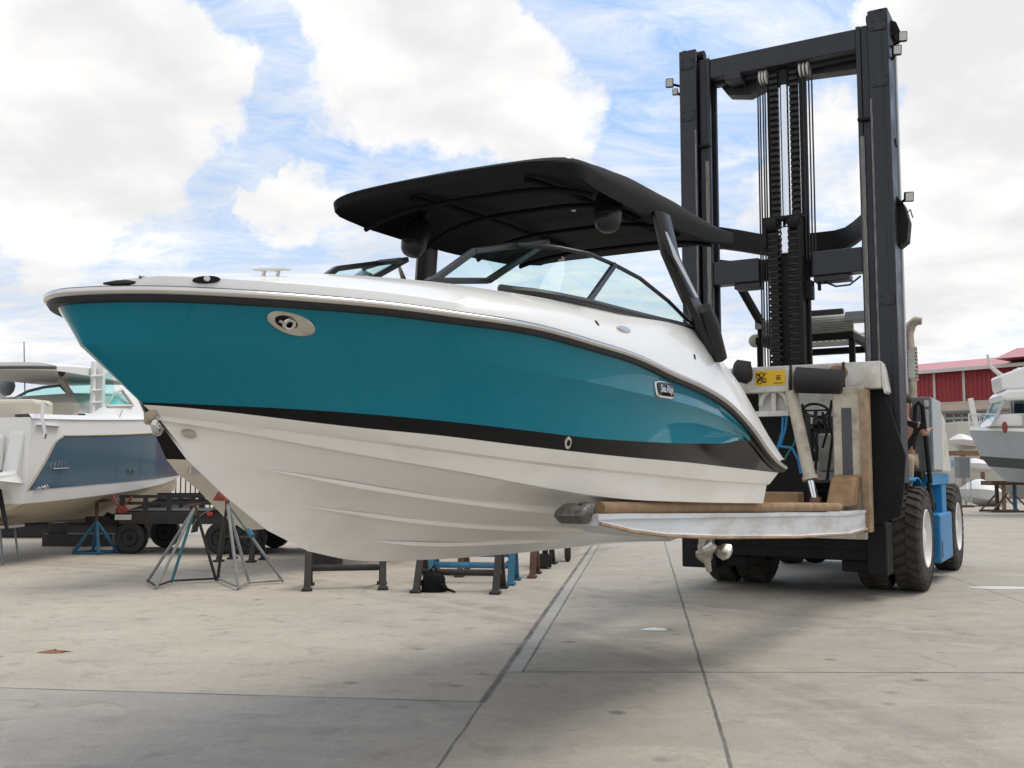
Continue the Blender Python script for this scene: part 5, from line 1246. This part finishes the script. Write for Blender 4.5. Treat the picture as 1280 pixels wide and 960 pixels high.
# sunpad seat, back rests, helm
m_ = MB(); z0 = zt + .40
p0 = BF.tx(0, 531, .25); p1 = BF.tx(47, 499, .25)
m_.box(.16, .75, p1.y, 2 * BH - .3, p0.z, p1.z); m_.build('stern_seat', 'seat', bb, bevel=.07)
m_ = MB(); m_.box(.14, .8, p1.y - .15, 2 * BH - .2, zt + .2, p0.z - .01); m_.build('seat_base', 'white', bb, bevel=.03)
m_ = MB(); a = BF.tx(48, 506, .1); b_ = BF.tx(57, 542, .05); m_.tube([a + V((.25, 0, 0)), a + V((.1, -.02, .04)), a.lerp(b_, .5), b_, b_ + V((0, .02, -.08))], .028, 10); m_.build('grab_handle', 'steel', bb, smooth=True)
a = BF.tx(60, 502, 2.2); b_ = BF.tx(92, 532, 2.2); m_ = MB(); m_.box(2.2, 2.5, b_.y, a.y + .3, b_.z - .35, a.z); m_.build('helm_seat', 'seat', bb, bevel=.08)
a = BF.tx(93, 504, 2.6); b_ = BF.tx(118, 534, 2.6); m_ = MB(); m_.box(2.6, 3.2, b_.y, a.y, b_.z - .6, a.z); m_.build('console', 'headliner', bb, bevel=.03)
a = BF.tx(97, 516, 1.9); b_ = BF.tx(140, 540, 1.9); m_ = MB(); m_.box(1.9, 2.3, max(.15, b_.y), a.y, b_.z - .2, a.z); co_ = m_.build('galley_box', 'white', bb, bevel=.02)
p = BF.tx(102, 521, 1.89); MB().box(1.88, 1.898, p.y - .07, p.y + .07, p.z - .05, p.z + .06).build('hatch', 'darkgrey', co_)
a = BF.tx(76, 540, 1.5); b_ = BF.tx(58, 522, 1.5); m_ = MB(); m_.box(1.5, 1.56, a.y, b_.y, a.z, b_.z); m_.build('companionway', 'canvas', bb)
# cabin side forward of cockpit, wind screens
m_ = MB()
m_.grid([[V((x, yside(x) + .05, ZG(x) + .36)), V((x, yside(x) + .18, ZG(x) + .36 + h_)), V((x, BH, ZG(x) + .40 + h_ * 1.05))] for x, h_ in ((2.2, .02), (2.9, .40), (4.2, .46), (5.6, .36), (7.2, .12), (7.9, .02))]); both(m_); m_.build('cabin_top', 'white', bb, smooth=True, angle=50)
ht0 = BF.tx(130, 462, 1.3); ht1 = BF.tx(0, 452, 1.3)
ZT = BF.tx(60, 462, 1.35).z
m_ = MB(); rows = []
for i in range(13):
    x = lerp(1.25, 4.6, i / 12); hwT = 1.12 * (1 - (abs(i / 12 - .35) / .75) ** 4) ** .5
    row = []
    for j in range(15):
        k = math.sin((j / 7 - 1) * math.pi / 2); row.append(V((x, BH + hwT * k, ZT + .05 + .09 * (1 - k ** 4) + .08 * math.sin(math.pi * i / 12))))
    rows.append(row)
m_.grid(rows); rows2 = [[V((p.x, p.y, ZT - .04 + .04 * (1 - ((p.y - BH) / 1.2) ** 2))) for p in r] for r in rows]; m_.grid(rows2, 1, flip=True)
for A in (0, -1): m_.grid([[rows[A][j], rows2[A][j]] for j in range(15)])
for J in (0, -1): m_.grid([[rows[i][J], rows2[i][J]] for i in range(13)])
htop = m_.build('hardtop', ['white', 'headliner'], bb, smooth=True, angle=40)
m_ = MB(); m_.tube([V((1.22, BH + 1.08 * k, ZT + .02 + .02 * (1 - k * k))) for k in [i / 8 - 1 for i in range(17)]], .028, 8); m_.build('edge_trim', 'darkgrey', htop, smooth=True)
p = BF.tx(77, 466, 1.5); MB().ball(p, (.03, .075, .075), 12).build('speaker', 'rubber', htop, smooth=True)
m_ = MB(); 
m_.beam(BF.ty(117, 452, .25), BF.ty(115, 533, .22), .08, .07, (0, 1, 0)); m_.beam(BF.ty(126, 452, .25), BF.ty(124, 536, .22), .10, .16, (0, 1, 0))
for py in (470, 488, 503, 518): m_.beam(BF.ty(113, py, .18), BF.ty(128, py - 1, .18), .05, .035)
m_.build('hardtop_pillar', 'white', bb, bevel=.01)
for (pa, pb2, x) in (((70, 465), (97, 505), 3.2), ((12, 466), (2, 500), 3.2)):
    m_ = MB(); m_.beam(BF.tx(*pa, x), BF.tx(*pb2, x + .3), .05, .12, (0, 1, 0)); m_.build('windscreen_pillar', 'headliner', bb, bevel=.01)
m_ = MB(); ws = [BF.tx(px, py, 3.5) for px, py in ((20, 497), (35, 489), (55, 484), (75, 482), (90, 497))]
m_.tube(ws, .03, 8); m_.build('windscreen_frame', 'grey', bb, smooth=True)
m_ = MB(); m_.add([p + V((.02, 0, 0)) for p in ws] + [BF.tx(95, 530, 3.5), BF.tx(15, 530, 3.5)], [tuple(range(7))]); m_.build('windscreen_glass', 'glassteal', bb)
g2 = [BF.tx(px, py, 2.6) for px, py in ((84, 470), (140, 466), (146, 505), (96, 503))]
m_ = MB(); m_.add(g2, [(0, 1, 2, 3)]); m_.build('side_glass', 'glassteal', bb)
sw_ = [BF.ty(px, py, .12) for px, py in ((133, 508), (144, 491), (152, 487), (166, 507))]
m_ = MB(); 
for i in range(4): m_.tube([sw_[i], sw_[(i + 1) % 4]], .03, 8)
w3 = m_.build('side_window', 'headliner', bb, smooth=True); MB().add(sw_, [(0, 1, 2, 3)]).build('side_window_glass', 'glassteal', w3)
m_ = MB(); p = BF.tx(8, 482, 3.3); m_.ball(p, (.2, .16, .22), 12); m_.tube([p + V((0, -.35, .9)), p + V((0, -.42, -.2))], .012, 6); m_.build('outboard_search_light', 'grey', bb, smooth=True)
m_ = MB(); a = BF.ty(150, 515, .02); m_.tube([BF.ty(153, 512, .0), BF.ty(147, 528, .0), BF.ty(143, 537, .0)], .012, 6); m_.build('grab_rail', 'brushed', bb, smooth=True)
# stands of the blue boat
def blue_stand(px, py, label, zt_):
    p = on_ground(px, py); t = thing('screw_stand', label, 'boat stand', 'stands under the slate blue boat', base=p)
    for a_ in (.4, 2.0, 3.6, 5.2): MB().tube([p + V((.42 * math.cos(a_), .35 * math.sin(a_), .02)), p + V((0, 0, .62))], .035, 8).build('leg', 'standblue', t, smooth=True)
    MB().tube([p + V((.42 * math.cos(a_), .35 * math.sin(a_), .03)) for a_ in (.4, 2.0, 3.6, 5.2)], .025, 6, closed=True).build('base_ring', 'standblue', t, smooth=True)
    MB().cyl(p + V((0, 0, .5)), p + V((0, 0, zt_)), .035, n=10).build('screw', 'rust', t, smooth=True)
    m_ = MB(); m_.beam(p + V((-.24, .02, zt_ + .02)), p + V((.24, .02, zt_ + .05)), .2, .05); m_.build('pad', 'rust', t, bevel=.01); return t
blue_stand(119, 692, 'blue screw stand with rusty pad, nearest under the slate blue boat', .98)
blue_stand(30, 668, 'blue screw stand in shade under the slate blue boat keel', .75)
# dark cradle under it
m_ = MB(); p0 = on_ground(52, 683); m_.box(p0.x, p0.x + 1.5, p0.y, p0.y + .4, 0, .26); m_.box(p0.x + .1, p0.x + .4, p0.y + .05, p0.y + .35, .262, .5); tag(m_.build('timber_cradle', 'rollerblk', bevel=.01), 'dark timber blocks lying in shade under the slate blue boat', 'timber blocks')
m_ = MB(); p0 = V((-13.5, 24.5, 0)); m_.box(p0.x, p0.x + 5.2, p0.y, p0.y + 1.8, .35, .95); m_.box(p0.x + .6, p0.x + 4.6, p0.y + .2, p0.y + 1.6, 0, .35); tag(m_.build('boat_cradle', 'rollerblk', bevel=.03), 'long dark steel cradle in shade behind the slate blue boat', 'cradle')
# small folding table at left edge
tb = thing('folding_table', 'small white topped folding table at the left edge', 'table', base=on_ground(2, 705))
p = on_ground(2, 705); zt_ = at_depth(5, 656, p.y).z
MB().box(p.x - .9, p.x + .21, p.y - .25, p.y + .35, zt_ - .05, zt_).build('table_top', 'trim', tb, bevel=.012)
for sx_ in (.1, -.8):
    MB().tube([p + V((sx_ - .05, -.2, zt_ - .05)), p + V((sx_ + .04, -.24, .0))], .018, 8).build('leg', 'grey', tb, smooth=True)
    MB().tube([p + V((sx_ - .05, .3, zt_ - .05)), p + V((sx_ + .04, .32, .0))], .018, 8).build('leg', 'grey', tb, smooth=True)

# ================================================================== fence and far left
fc = thing('picket_fence', 'black metal picket fence far behind the trailer', 'fence', base=(-12, 31, 0))
m_ = MB()
for k in range(150): x = -17 + k * .15; m_.box(x - .015, x + .015, 30.985, 31.015, .1, 1.75)
for z in (.2, 1.62): m_.box(-17, 5.5, 30.98, 31.02, z, z + .05)
m_.build('picket_panel', 'rollerblk', fc)
for k in range(10): MB().box(-17 + k * 2.5 - .04, -17 + k * 2.5 + .04, 30.95, 31.05, 0, 1.85).build('post', 'rollerblk', fc)

# ================================================================== right: red hangar, low office, boats
d0 = at_depth(1180, 589, 72.0)
HB = Frame((d0.x, d0.y, 0), math.atan2(-.77, .64))           # x runs to the right and nearer
hg = thing('red_hangar', 'long red corrugated hangar with faded red roof, beyond the forklift', 'building', frame=HB, base=(0, 0, 0))
ez = HB.ty(1180, 463, 0).z; wz = HB.ty(1180, 500, 0).z; rz = HB.ty(1180, 452.5, 6).z
m_ = MB(); rows = []; x = -70
while x < 40:
    for dx_, dy in ((0, 0), (.10, 0), (.16, .07), (.26, .07)): rows.append([V((x + dx_, -dy, 0)), V((x + dx_, -dy, ez - .05))])
    x += .32
m_.grid(rows); m_.box(-70, 40, .15, 14, 0, ez - .3); m_.build('wall', 'redwall', hg)
m_ = MB()
for xx in (HB.ty(1168, 480, -.1).x, HB.ty(1205, 480, -.1).x, HB.ty(1140, 480, -.1).x, 16, 24): m_.box(xx - .09, xx + .09, -.16, -.1, wz - .4, ez - .1)
m_.build('wall_trim', 'trim', hg)
m_ = MB(); m_.prism([(-71, -.7, ez), (-71, 6, rz), (-71, 14.5, ez), (-71, 14.5, ez - .12), (-71, 6, rz - .15), (-71, -.7, ez - .1)], (112, 0, 0)); rf = m_.build('roof', 'redroof', hg)
m_ = MB(); m_.box(-71, 41, -.86, -.705, ez - .2, ez + .04); m_.build('gutter', 'trim', rf)
a = HB.ty(1252, 444, -1.5); m_ = MB(); m_.prism([(a.x - .5, -1.5, a.z - .2), (a.x - .2, 1.2, a.z + .7), (a.x - .2, 5, a.z + .6), (a.x - .5, 5, a.z - .3)], (22, 0, 0)); m_.build('upper_roof', 'redroof', hg)
of = thing('low_office', 'beige low office with brown awning and windows before the hangar', 'building', frame=HB, base=(0, -6, 0))
y0 = -6; m_ = MB(); az = HB.ty(1200, 501, y0).z; ab_ = HB.ty(1200, 516, y0).z
m_.box(-16, 30, y0, y0 + 5.8, 0, ab_ + .2); m_.build('wall', 'beigewall', of)
m_ = MB(); m_.prism([(-16.3, y0 - .7, ab_), (-16.3, y0 - .68, ab_ + .12), (-16.3, y0 + .5, az), (-16.3, y0 + 5.9, az), (-16.3, y0 + 5.9, ab_)], (46.6, 0, 0)); m_.build('awning_roof', 'tileroof', of)
zA = HB.ty(1200, 517, y0).z; zB = HB.ty(1200, 528, y0).z
for px0, px1 in ((1183, 1192.5), (1193.5, 1202.5), (1203.5, 1213), (1222, 1226), (1228, 1237), (1240, 1246), (1150, 1160), (1162, 1172)):
    xa_ = HB.ty(px0, 522, y0).x; xb_ = HB.ty(px1, 522, y0).x
    m_ = MB(); m_.box(xa_, xb_, y0 - .05, y0 + .1, zB, zA); wo = m_.build('window', 'window', of)
    m_ = MB(); mz = (zA + zB) / 2; m_.box(xa_ - .06, xb_ + .06, y0 - .09, y0 - .052, mz - .05, mz + .05); m_.box(xa_ - .08, xa_, y0 - .09, y0 + .05, zB, zA); m_.box(xb_, xb_ + .08, y0 - .09, y0 + .05, zB, zA); m_.box(xa_ - .08, xb_ + .08, y0 - .1, y0 + .05, zB - .1, zB - .003); m_.box(xa_ - .08, xb_ + .08, y0 - .1, y0 + .05, zA + .003, zA + .1); m_.build('window_frame', 'trim', wo)
kp_ = on_ground(1200, 629)
m_ = MB(); m_.box(8, 120, kp_.y, kp_.y + .3, 0, .14); tag(m_.build('kerb', 'trim'), kind='structure')

# grey boat on its wooden stand
GF = Frame(at_depth(1252, 589, 38.0), math.radians(180 - 14)); GF.o.z = 0
gb = thing('grey_boat', 'grey hulled cruiser with white cabin on brown timber stand at right', 'boat', frame=GF, base=(-4, 0, 1.5))
def gx(px, py, y=0): return GF.ty(px, py, y)
st0, st1, st2, st3 = gx(1211, 538), gx(1225, 570), gx(1236, 583), gx(1258, 602)
XE = -9
gs = LC(st0.x, st0.z, 1.5, 4.5, 2.3, .7, st0.z - .15, XE); g1 = LC(st1.x, st1.z, 1.35, 4.3, 2.1, .85, st1.z - .2, XE); g2_ = LC(st2.x, st2.z, 1.25, 4, 2, .9, st2.z - .2, XE); g3 = LC(st3.x, st3.z, 0, 4, 2, .9, st3.z - .1, XE)
m_ = half_loft([gs, g1]).mirror(); gh = m_.build('hull', 'greyhull', gb, smooth=True)
m_ = half_loft([g1, g2_]).mirror(); m_.build('dark_band', 'darkgrey', gb, smooth=True)
m_ = half_loft([g2_, g3]).mirror(); m_.build('bottom', 'greylight', gb, smooth=True)
m_ = MB().grid([[gs.at(t) + V((0, .02, .0)), gs.at(t) + V((-.02, -.02, .12)), V((gs.at(t).x, 0, gs.at(t).z + .16))] for t in TS]).mirror(); m_.build('deck', 'white', gb, smooth=True, angle=40)
cx0 = gx(1246, 525, .9).x - .15; zd = gs.z0 + .1
m_ = MB(); m_.prism([(cx0 + .45, -1.0, zd), (cx0 + .1, -1.0, zd + .45), (cx0 - 5, -1.0, zd + .6), (cx0 - 5, -1.0, zd)], (0, 2.0, 0)); m_.build('trunk_cabin', 'white', gb, bevel=.06)
rzz = gx(1265, 497, .9).z
m_ = MB(); m_.prism([(cx0 - .05, -1.2, rzz - .12), (cx0 + .02, -1.2, rzz + .1), (cx0 - .2, -1.2, rzz + .28), (cx0 - 5, -1.2, rzz + .35), (cx0 - 5, -1.2, rzz - .1)], (0, 2.4, 0)); htp = m_.build('hardtop', 'white', gb, bevel=.1)
m_ = MB(); m_.prism([(cx0 - .10, -.9, rzz + .3), (cx0 - .05, -.9, rzz + .85), (cx0 - .9, -.9, rzz + 1.15), (cx0 - 2.6, -.9, rzz + 1.1), (cx0 - 4, -.9, rzz + .3)], (0, 1.8, 0)); m_.prism([(cx0 - .9, -.4, rzz + .9), (cx0 - .7, -.4, rzz + 1.15), (cx0 - 2.3, -.4, rzz + 1.2), (cx0 - 2.0, -.4, rzz + .9)], (0, .8, 0)); m_.build('flybridge', 'white', htp, bevel=.08)
for sg in (1, -1):
    m_ = MB(); m_.beam((cx0 + .35, 1.05 * sg, zd), (cx0 - .15, 1.0 * sg, rzz), .08, .20, (0, 1, 0)); m_.beam((cx0 - .8, 1.12 * sg, zd), (cx0 - .8, 1.1 * sg, rzz), .08, .14, (0, 1, 0)); m_.build('cabin_pillar', 'greylight', gb, bevel=.01)
    m_ = MB(); m_.box(cx0 - 5, cx0 - .88, 1.03 * sg - .02, 1.03 * sg + .02, zd + .45, rzz - .1); sw4 = m_.build('side_glass', 'window', gb)
    MB().tube([(cx0 - .9, 1.09 * sg, zd), (cx0 - .92, 1.09 * sg, rzz)], .04, 6).build('glass_frame', 'darkgrey', sw4)
m_ = MB(); m_.add([(cx0 + .30, -.95, zd + .1), (cx0 + .30, .95, zd + .1), (cx0 - .12, .95, rzz - .12), (cx0 - .12, -.95, rzz - .12)], [(0, 1, 2, 3)]); m_.build('windscreen', 'glassteal', gb)
m_ = MB(); a = gx(1221, 537); b_ = gx(1213, 498); m_.beam(a, b_, .18, .24, (0, 1, 0)); m_.build('bow_anchor_arm', 'white', gb, bevel=.03)
m_ = MB(); a = gx(1252, 470); b_ = gx(1238, 458); c_ = gx(1234, 443); m_.tube([a, b_, c_], [.10, .08, .04], 8); m_.build('radar_arm', 'headliner', htp, smooth=True)
m_ = MB()
rl = [gs.at(t) for t in (.02, .1, .2, .3, .42)]
for sg in (1, -1):
    m_.tube([V((p.x, p.y * sg * .92, p.z + .62)) for p in rl], .02, 6)
    for p in rl: m_.tube([V((p.x, p.y * sg * .92, p.z + .1)), V((p.x, p.y * sg * .92, p.z + .62))], .014, 6)
m_.build('bow_rail', 'steel', gb, smooth=True)
p = gx(1256, 534, 1.3); MB().ball(p, (.10, .10, .22), 10).build('fender', 'rustyred', gb, smooth=True)
# its stand
sp0 = on_ground(1254, 640); ts = thing('timber_stand', 'brown timber topped stand with splayed rusty legs under grey boat', 'boat stand', base=sp0)
zt_ = at_depth(1254, 601, sp0.y).z
MB().box(sp0.x - .62, sp0.x + .75, sp0.y - .5, sp0.y + .5, zt_ - .17, zt_).build('table_top', 'rust', ts, bevel=.02)
for (dx_, m2) in ((-.22, 'rollerblk'), (.05, 'carrust'), (.48, 'standblue')): MB().cyl((sp0.x + dx_, sp0.y, .05), (sp0.x + dx_, sp0.y, zt_ - .17), .075, n=10).build('leg', m2, ts, smooth=True)
for sg in (1, -1):
    for yy in (-.4, .4): MB().tube([sp0 + V((.1 * sg + .1, yy, .75)), sp0 + V((.75 * sg + .1, yy * 1.3, .04))], .035, 6).build('brace', 'rust', ts)
for yy in (-.55, .45): MB().box(sp0.x - .7, sp0.x + .85, sp0.y + yy, sp0.y + yy + .1, 0, .08).build('ground_beam', 'rust', ts)
# clutter between
p = on_ground(1204, 634); bx_ = thing('grey_locker', 'grey steel locker above wire cage right of the forklift', 'locker', base=p)
za, zb_ = at_depth(1204, 571, p.y).z, at_depth(1204, 597, p.y).z
MB().box(p.x - .2, p.x + .28, p.y - .2, p.y + .3, zb_, za).build('locker_body', 'grey', bx_, bevel=.02)
m_ = MB()
for k in range(6):
    for yy in (-.2, .3): m_.box(p.x - .2 + k * .093, p.x - .185 + k * .093, p.y + yy, p.y + yy + .015, 0, zb_)
m_.box(p.x - .21, p.x + .29, p.y - .22, p.y - .18, .5, .53); m_.box(p.x + .26, p.x + .31, p.y - .22, p.y - .17, 0, za); m_.build('wire_cage', 'greylight', bx_)
MB().box(p.x - .2, p.x + .4, p.y - .25, p.y + .3, 0, .09).build('base_board', 'rust', bx_)
p = on_ground(1214, 632); m_ = MB(); m_.cyl((p.x, p.y + .5, 0), (p.x, p.y + .5, 2.4), .05, n=8); m_.box(p.x - .18, p.x + .0, p.y + .44, p.y + .55, 1.9, 2.3); tag(m_.build('post', ['orange']), 'thin orange brown post with small box beside grey locker', 'post')
def wrapped(px0, px1, py0, py1, Y, label, mt='tarp', nm='wrapped_boat', cat='boat'):
    a = at_depth(px0, py1, Y); b_ = at_depth(px1, py0, Y); L_ = b_.x - a.x; H_ = b_.z - max(0, a.z)
    m_ = MB(); rows = []; z0 = max(0, a.z)
    for i in range(17):
        u = i / 16; k = min(1, u / .55); ww = .95 * (1 - (1 - k) ** 2.2) ** .8; zt_ = z0 + H_ * (.62 - .16 * u + .06 * math.sin(3 * u)); zr_ = zt_ + H_ * .38 * max(0, math.sin(math.pi * min(1, max(0, u - .12) / .85))) ** .8
        zk = z0 + H_ * .25 * (1 - k) ** 1.5
        xx = a.x + L_ * u
        rows.append([V((xx, Y + 1, zr_)), V((xx, Y + 1 - ww * .55, lerp(zt_, zr_, .75))), V((xx - .04, Y + 1 - ww, zt_)), V((xx + .1 * (1 - k), Y + 1 - ww * .86, lerp(zk, zt_, .4))), V((xx + .2 * (1 - k), Y + 1, zk)), V((xx + .1 * (1 - k), Y + 1 + ww * .86, lerp(zk, zt_, .4))), V((xx - .04, Y + 1 + ww, zt_)), V((xx, Y + 1 + ww * .55, lerp(zt_, zr_, .75))), V((xx, Y + 1, zr_))])
    m_.grid(rows); m_.add(rows[-1][:-1], [tuple(range(8))]); tag(m_.build(nm, mt, smooth=True, angle=25), label, cat)
wrapped(1212, 1262, 598, 634, 46, 'white shrink wrapped boat low on ground behind timber stand')
wrapped(1196, 1226, 541, 562, 58, 'small white covered boat high behind grey cruiser bow')
m_ = MB(); a = at_depth(1196, 566, 57); b_ = at_depth(1240, 569, 57); m_.box(a.x, b_.x, 57, 58.5, b_.z, a.z + .12); m_.box(a.x + .4, a.x + .55, 57.2, 57.4, 0, b_.z); m_.box(b_.x - .5, b_.x - .35, 57.2, 57.4, 0, b_.z); tag(m_.build('storage_rack', 'orange'), 'orange brown steel storage rack carrying the small covered boat', 'rack')
wrapped(1212, 1245, 572, 590, 55, 'white low skiff lying behind the orange post')
m_ = MB(); a = at_depth(1197, 527, 60); b_ = at_depth(1225, 540, 60); m_.box(a.x, b_.x + 3, 60, 62, b_.z - 3.2, a.z); tag(m_.build('site_cabin', 'beigewall', bevel=.05), 'pale site cabin behind the bow of the grey cruiser', 'cabin')

# ================================================================== litter
def litter(px, py, r, m_name, name, label, flat=.3):
    p = on_ground(px, py); m_ = MB(); rows = []
    for i in range(5):
        rows.append([p + V((r * (i / 4) * math.cos(2 * math.pi * k / 10) * (1 + .35 * math.sin(2.3 * k + 1)), r * .6 * (i / 4) * math.sin(2 * math.pi * k / 10), .004 + r * flat * (1 - i / 4) * (1 + .5 * math.sin(3 * k)))) for k in range(11)])
    m_.grid(rows); tag(m_.build(name, m_name), label, 'litter')
litter(820, 787, .15, 'paper', 'paper_scrap', 'crumpled white paper scrap on the concrete near forklift', .12)
litter(68, 815, .13, 'leaf', 'dry_leaf', 'reddish brown dry leaf on the concrete at left', .12)
m_ = MB(); p = on_ground(1250, 735); m_.add([p + V((.42 * math.cos(q) * (1 + .12 * math.sin(3 * q)), .2 * math.sin(q), .004)) for q in [2 * math.pi * i / 24 for i in range(24)]], [tuple(range(24))]); tag(m_.build('concrete_patch', 'trim'), kind='structure')

# ------------------------------------------------------------------ colour management
S.view_settings.view_transform = 'Standard'; S.view_settings.look = 'None'; S.view_settings.exposure = 0.46; S.view_settings.gamma = 1; S.view_settings.use_curve_mapping = False
S.cycles.max_bounces = 8; S.cycles.transmission_bounces = 6; S.cycles.use_denoising = True
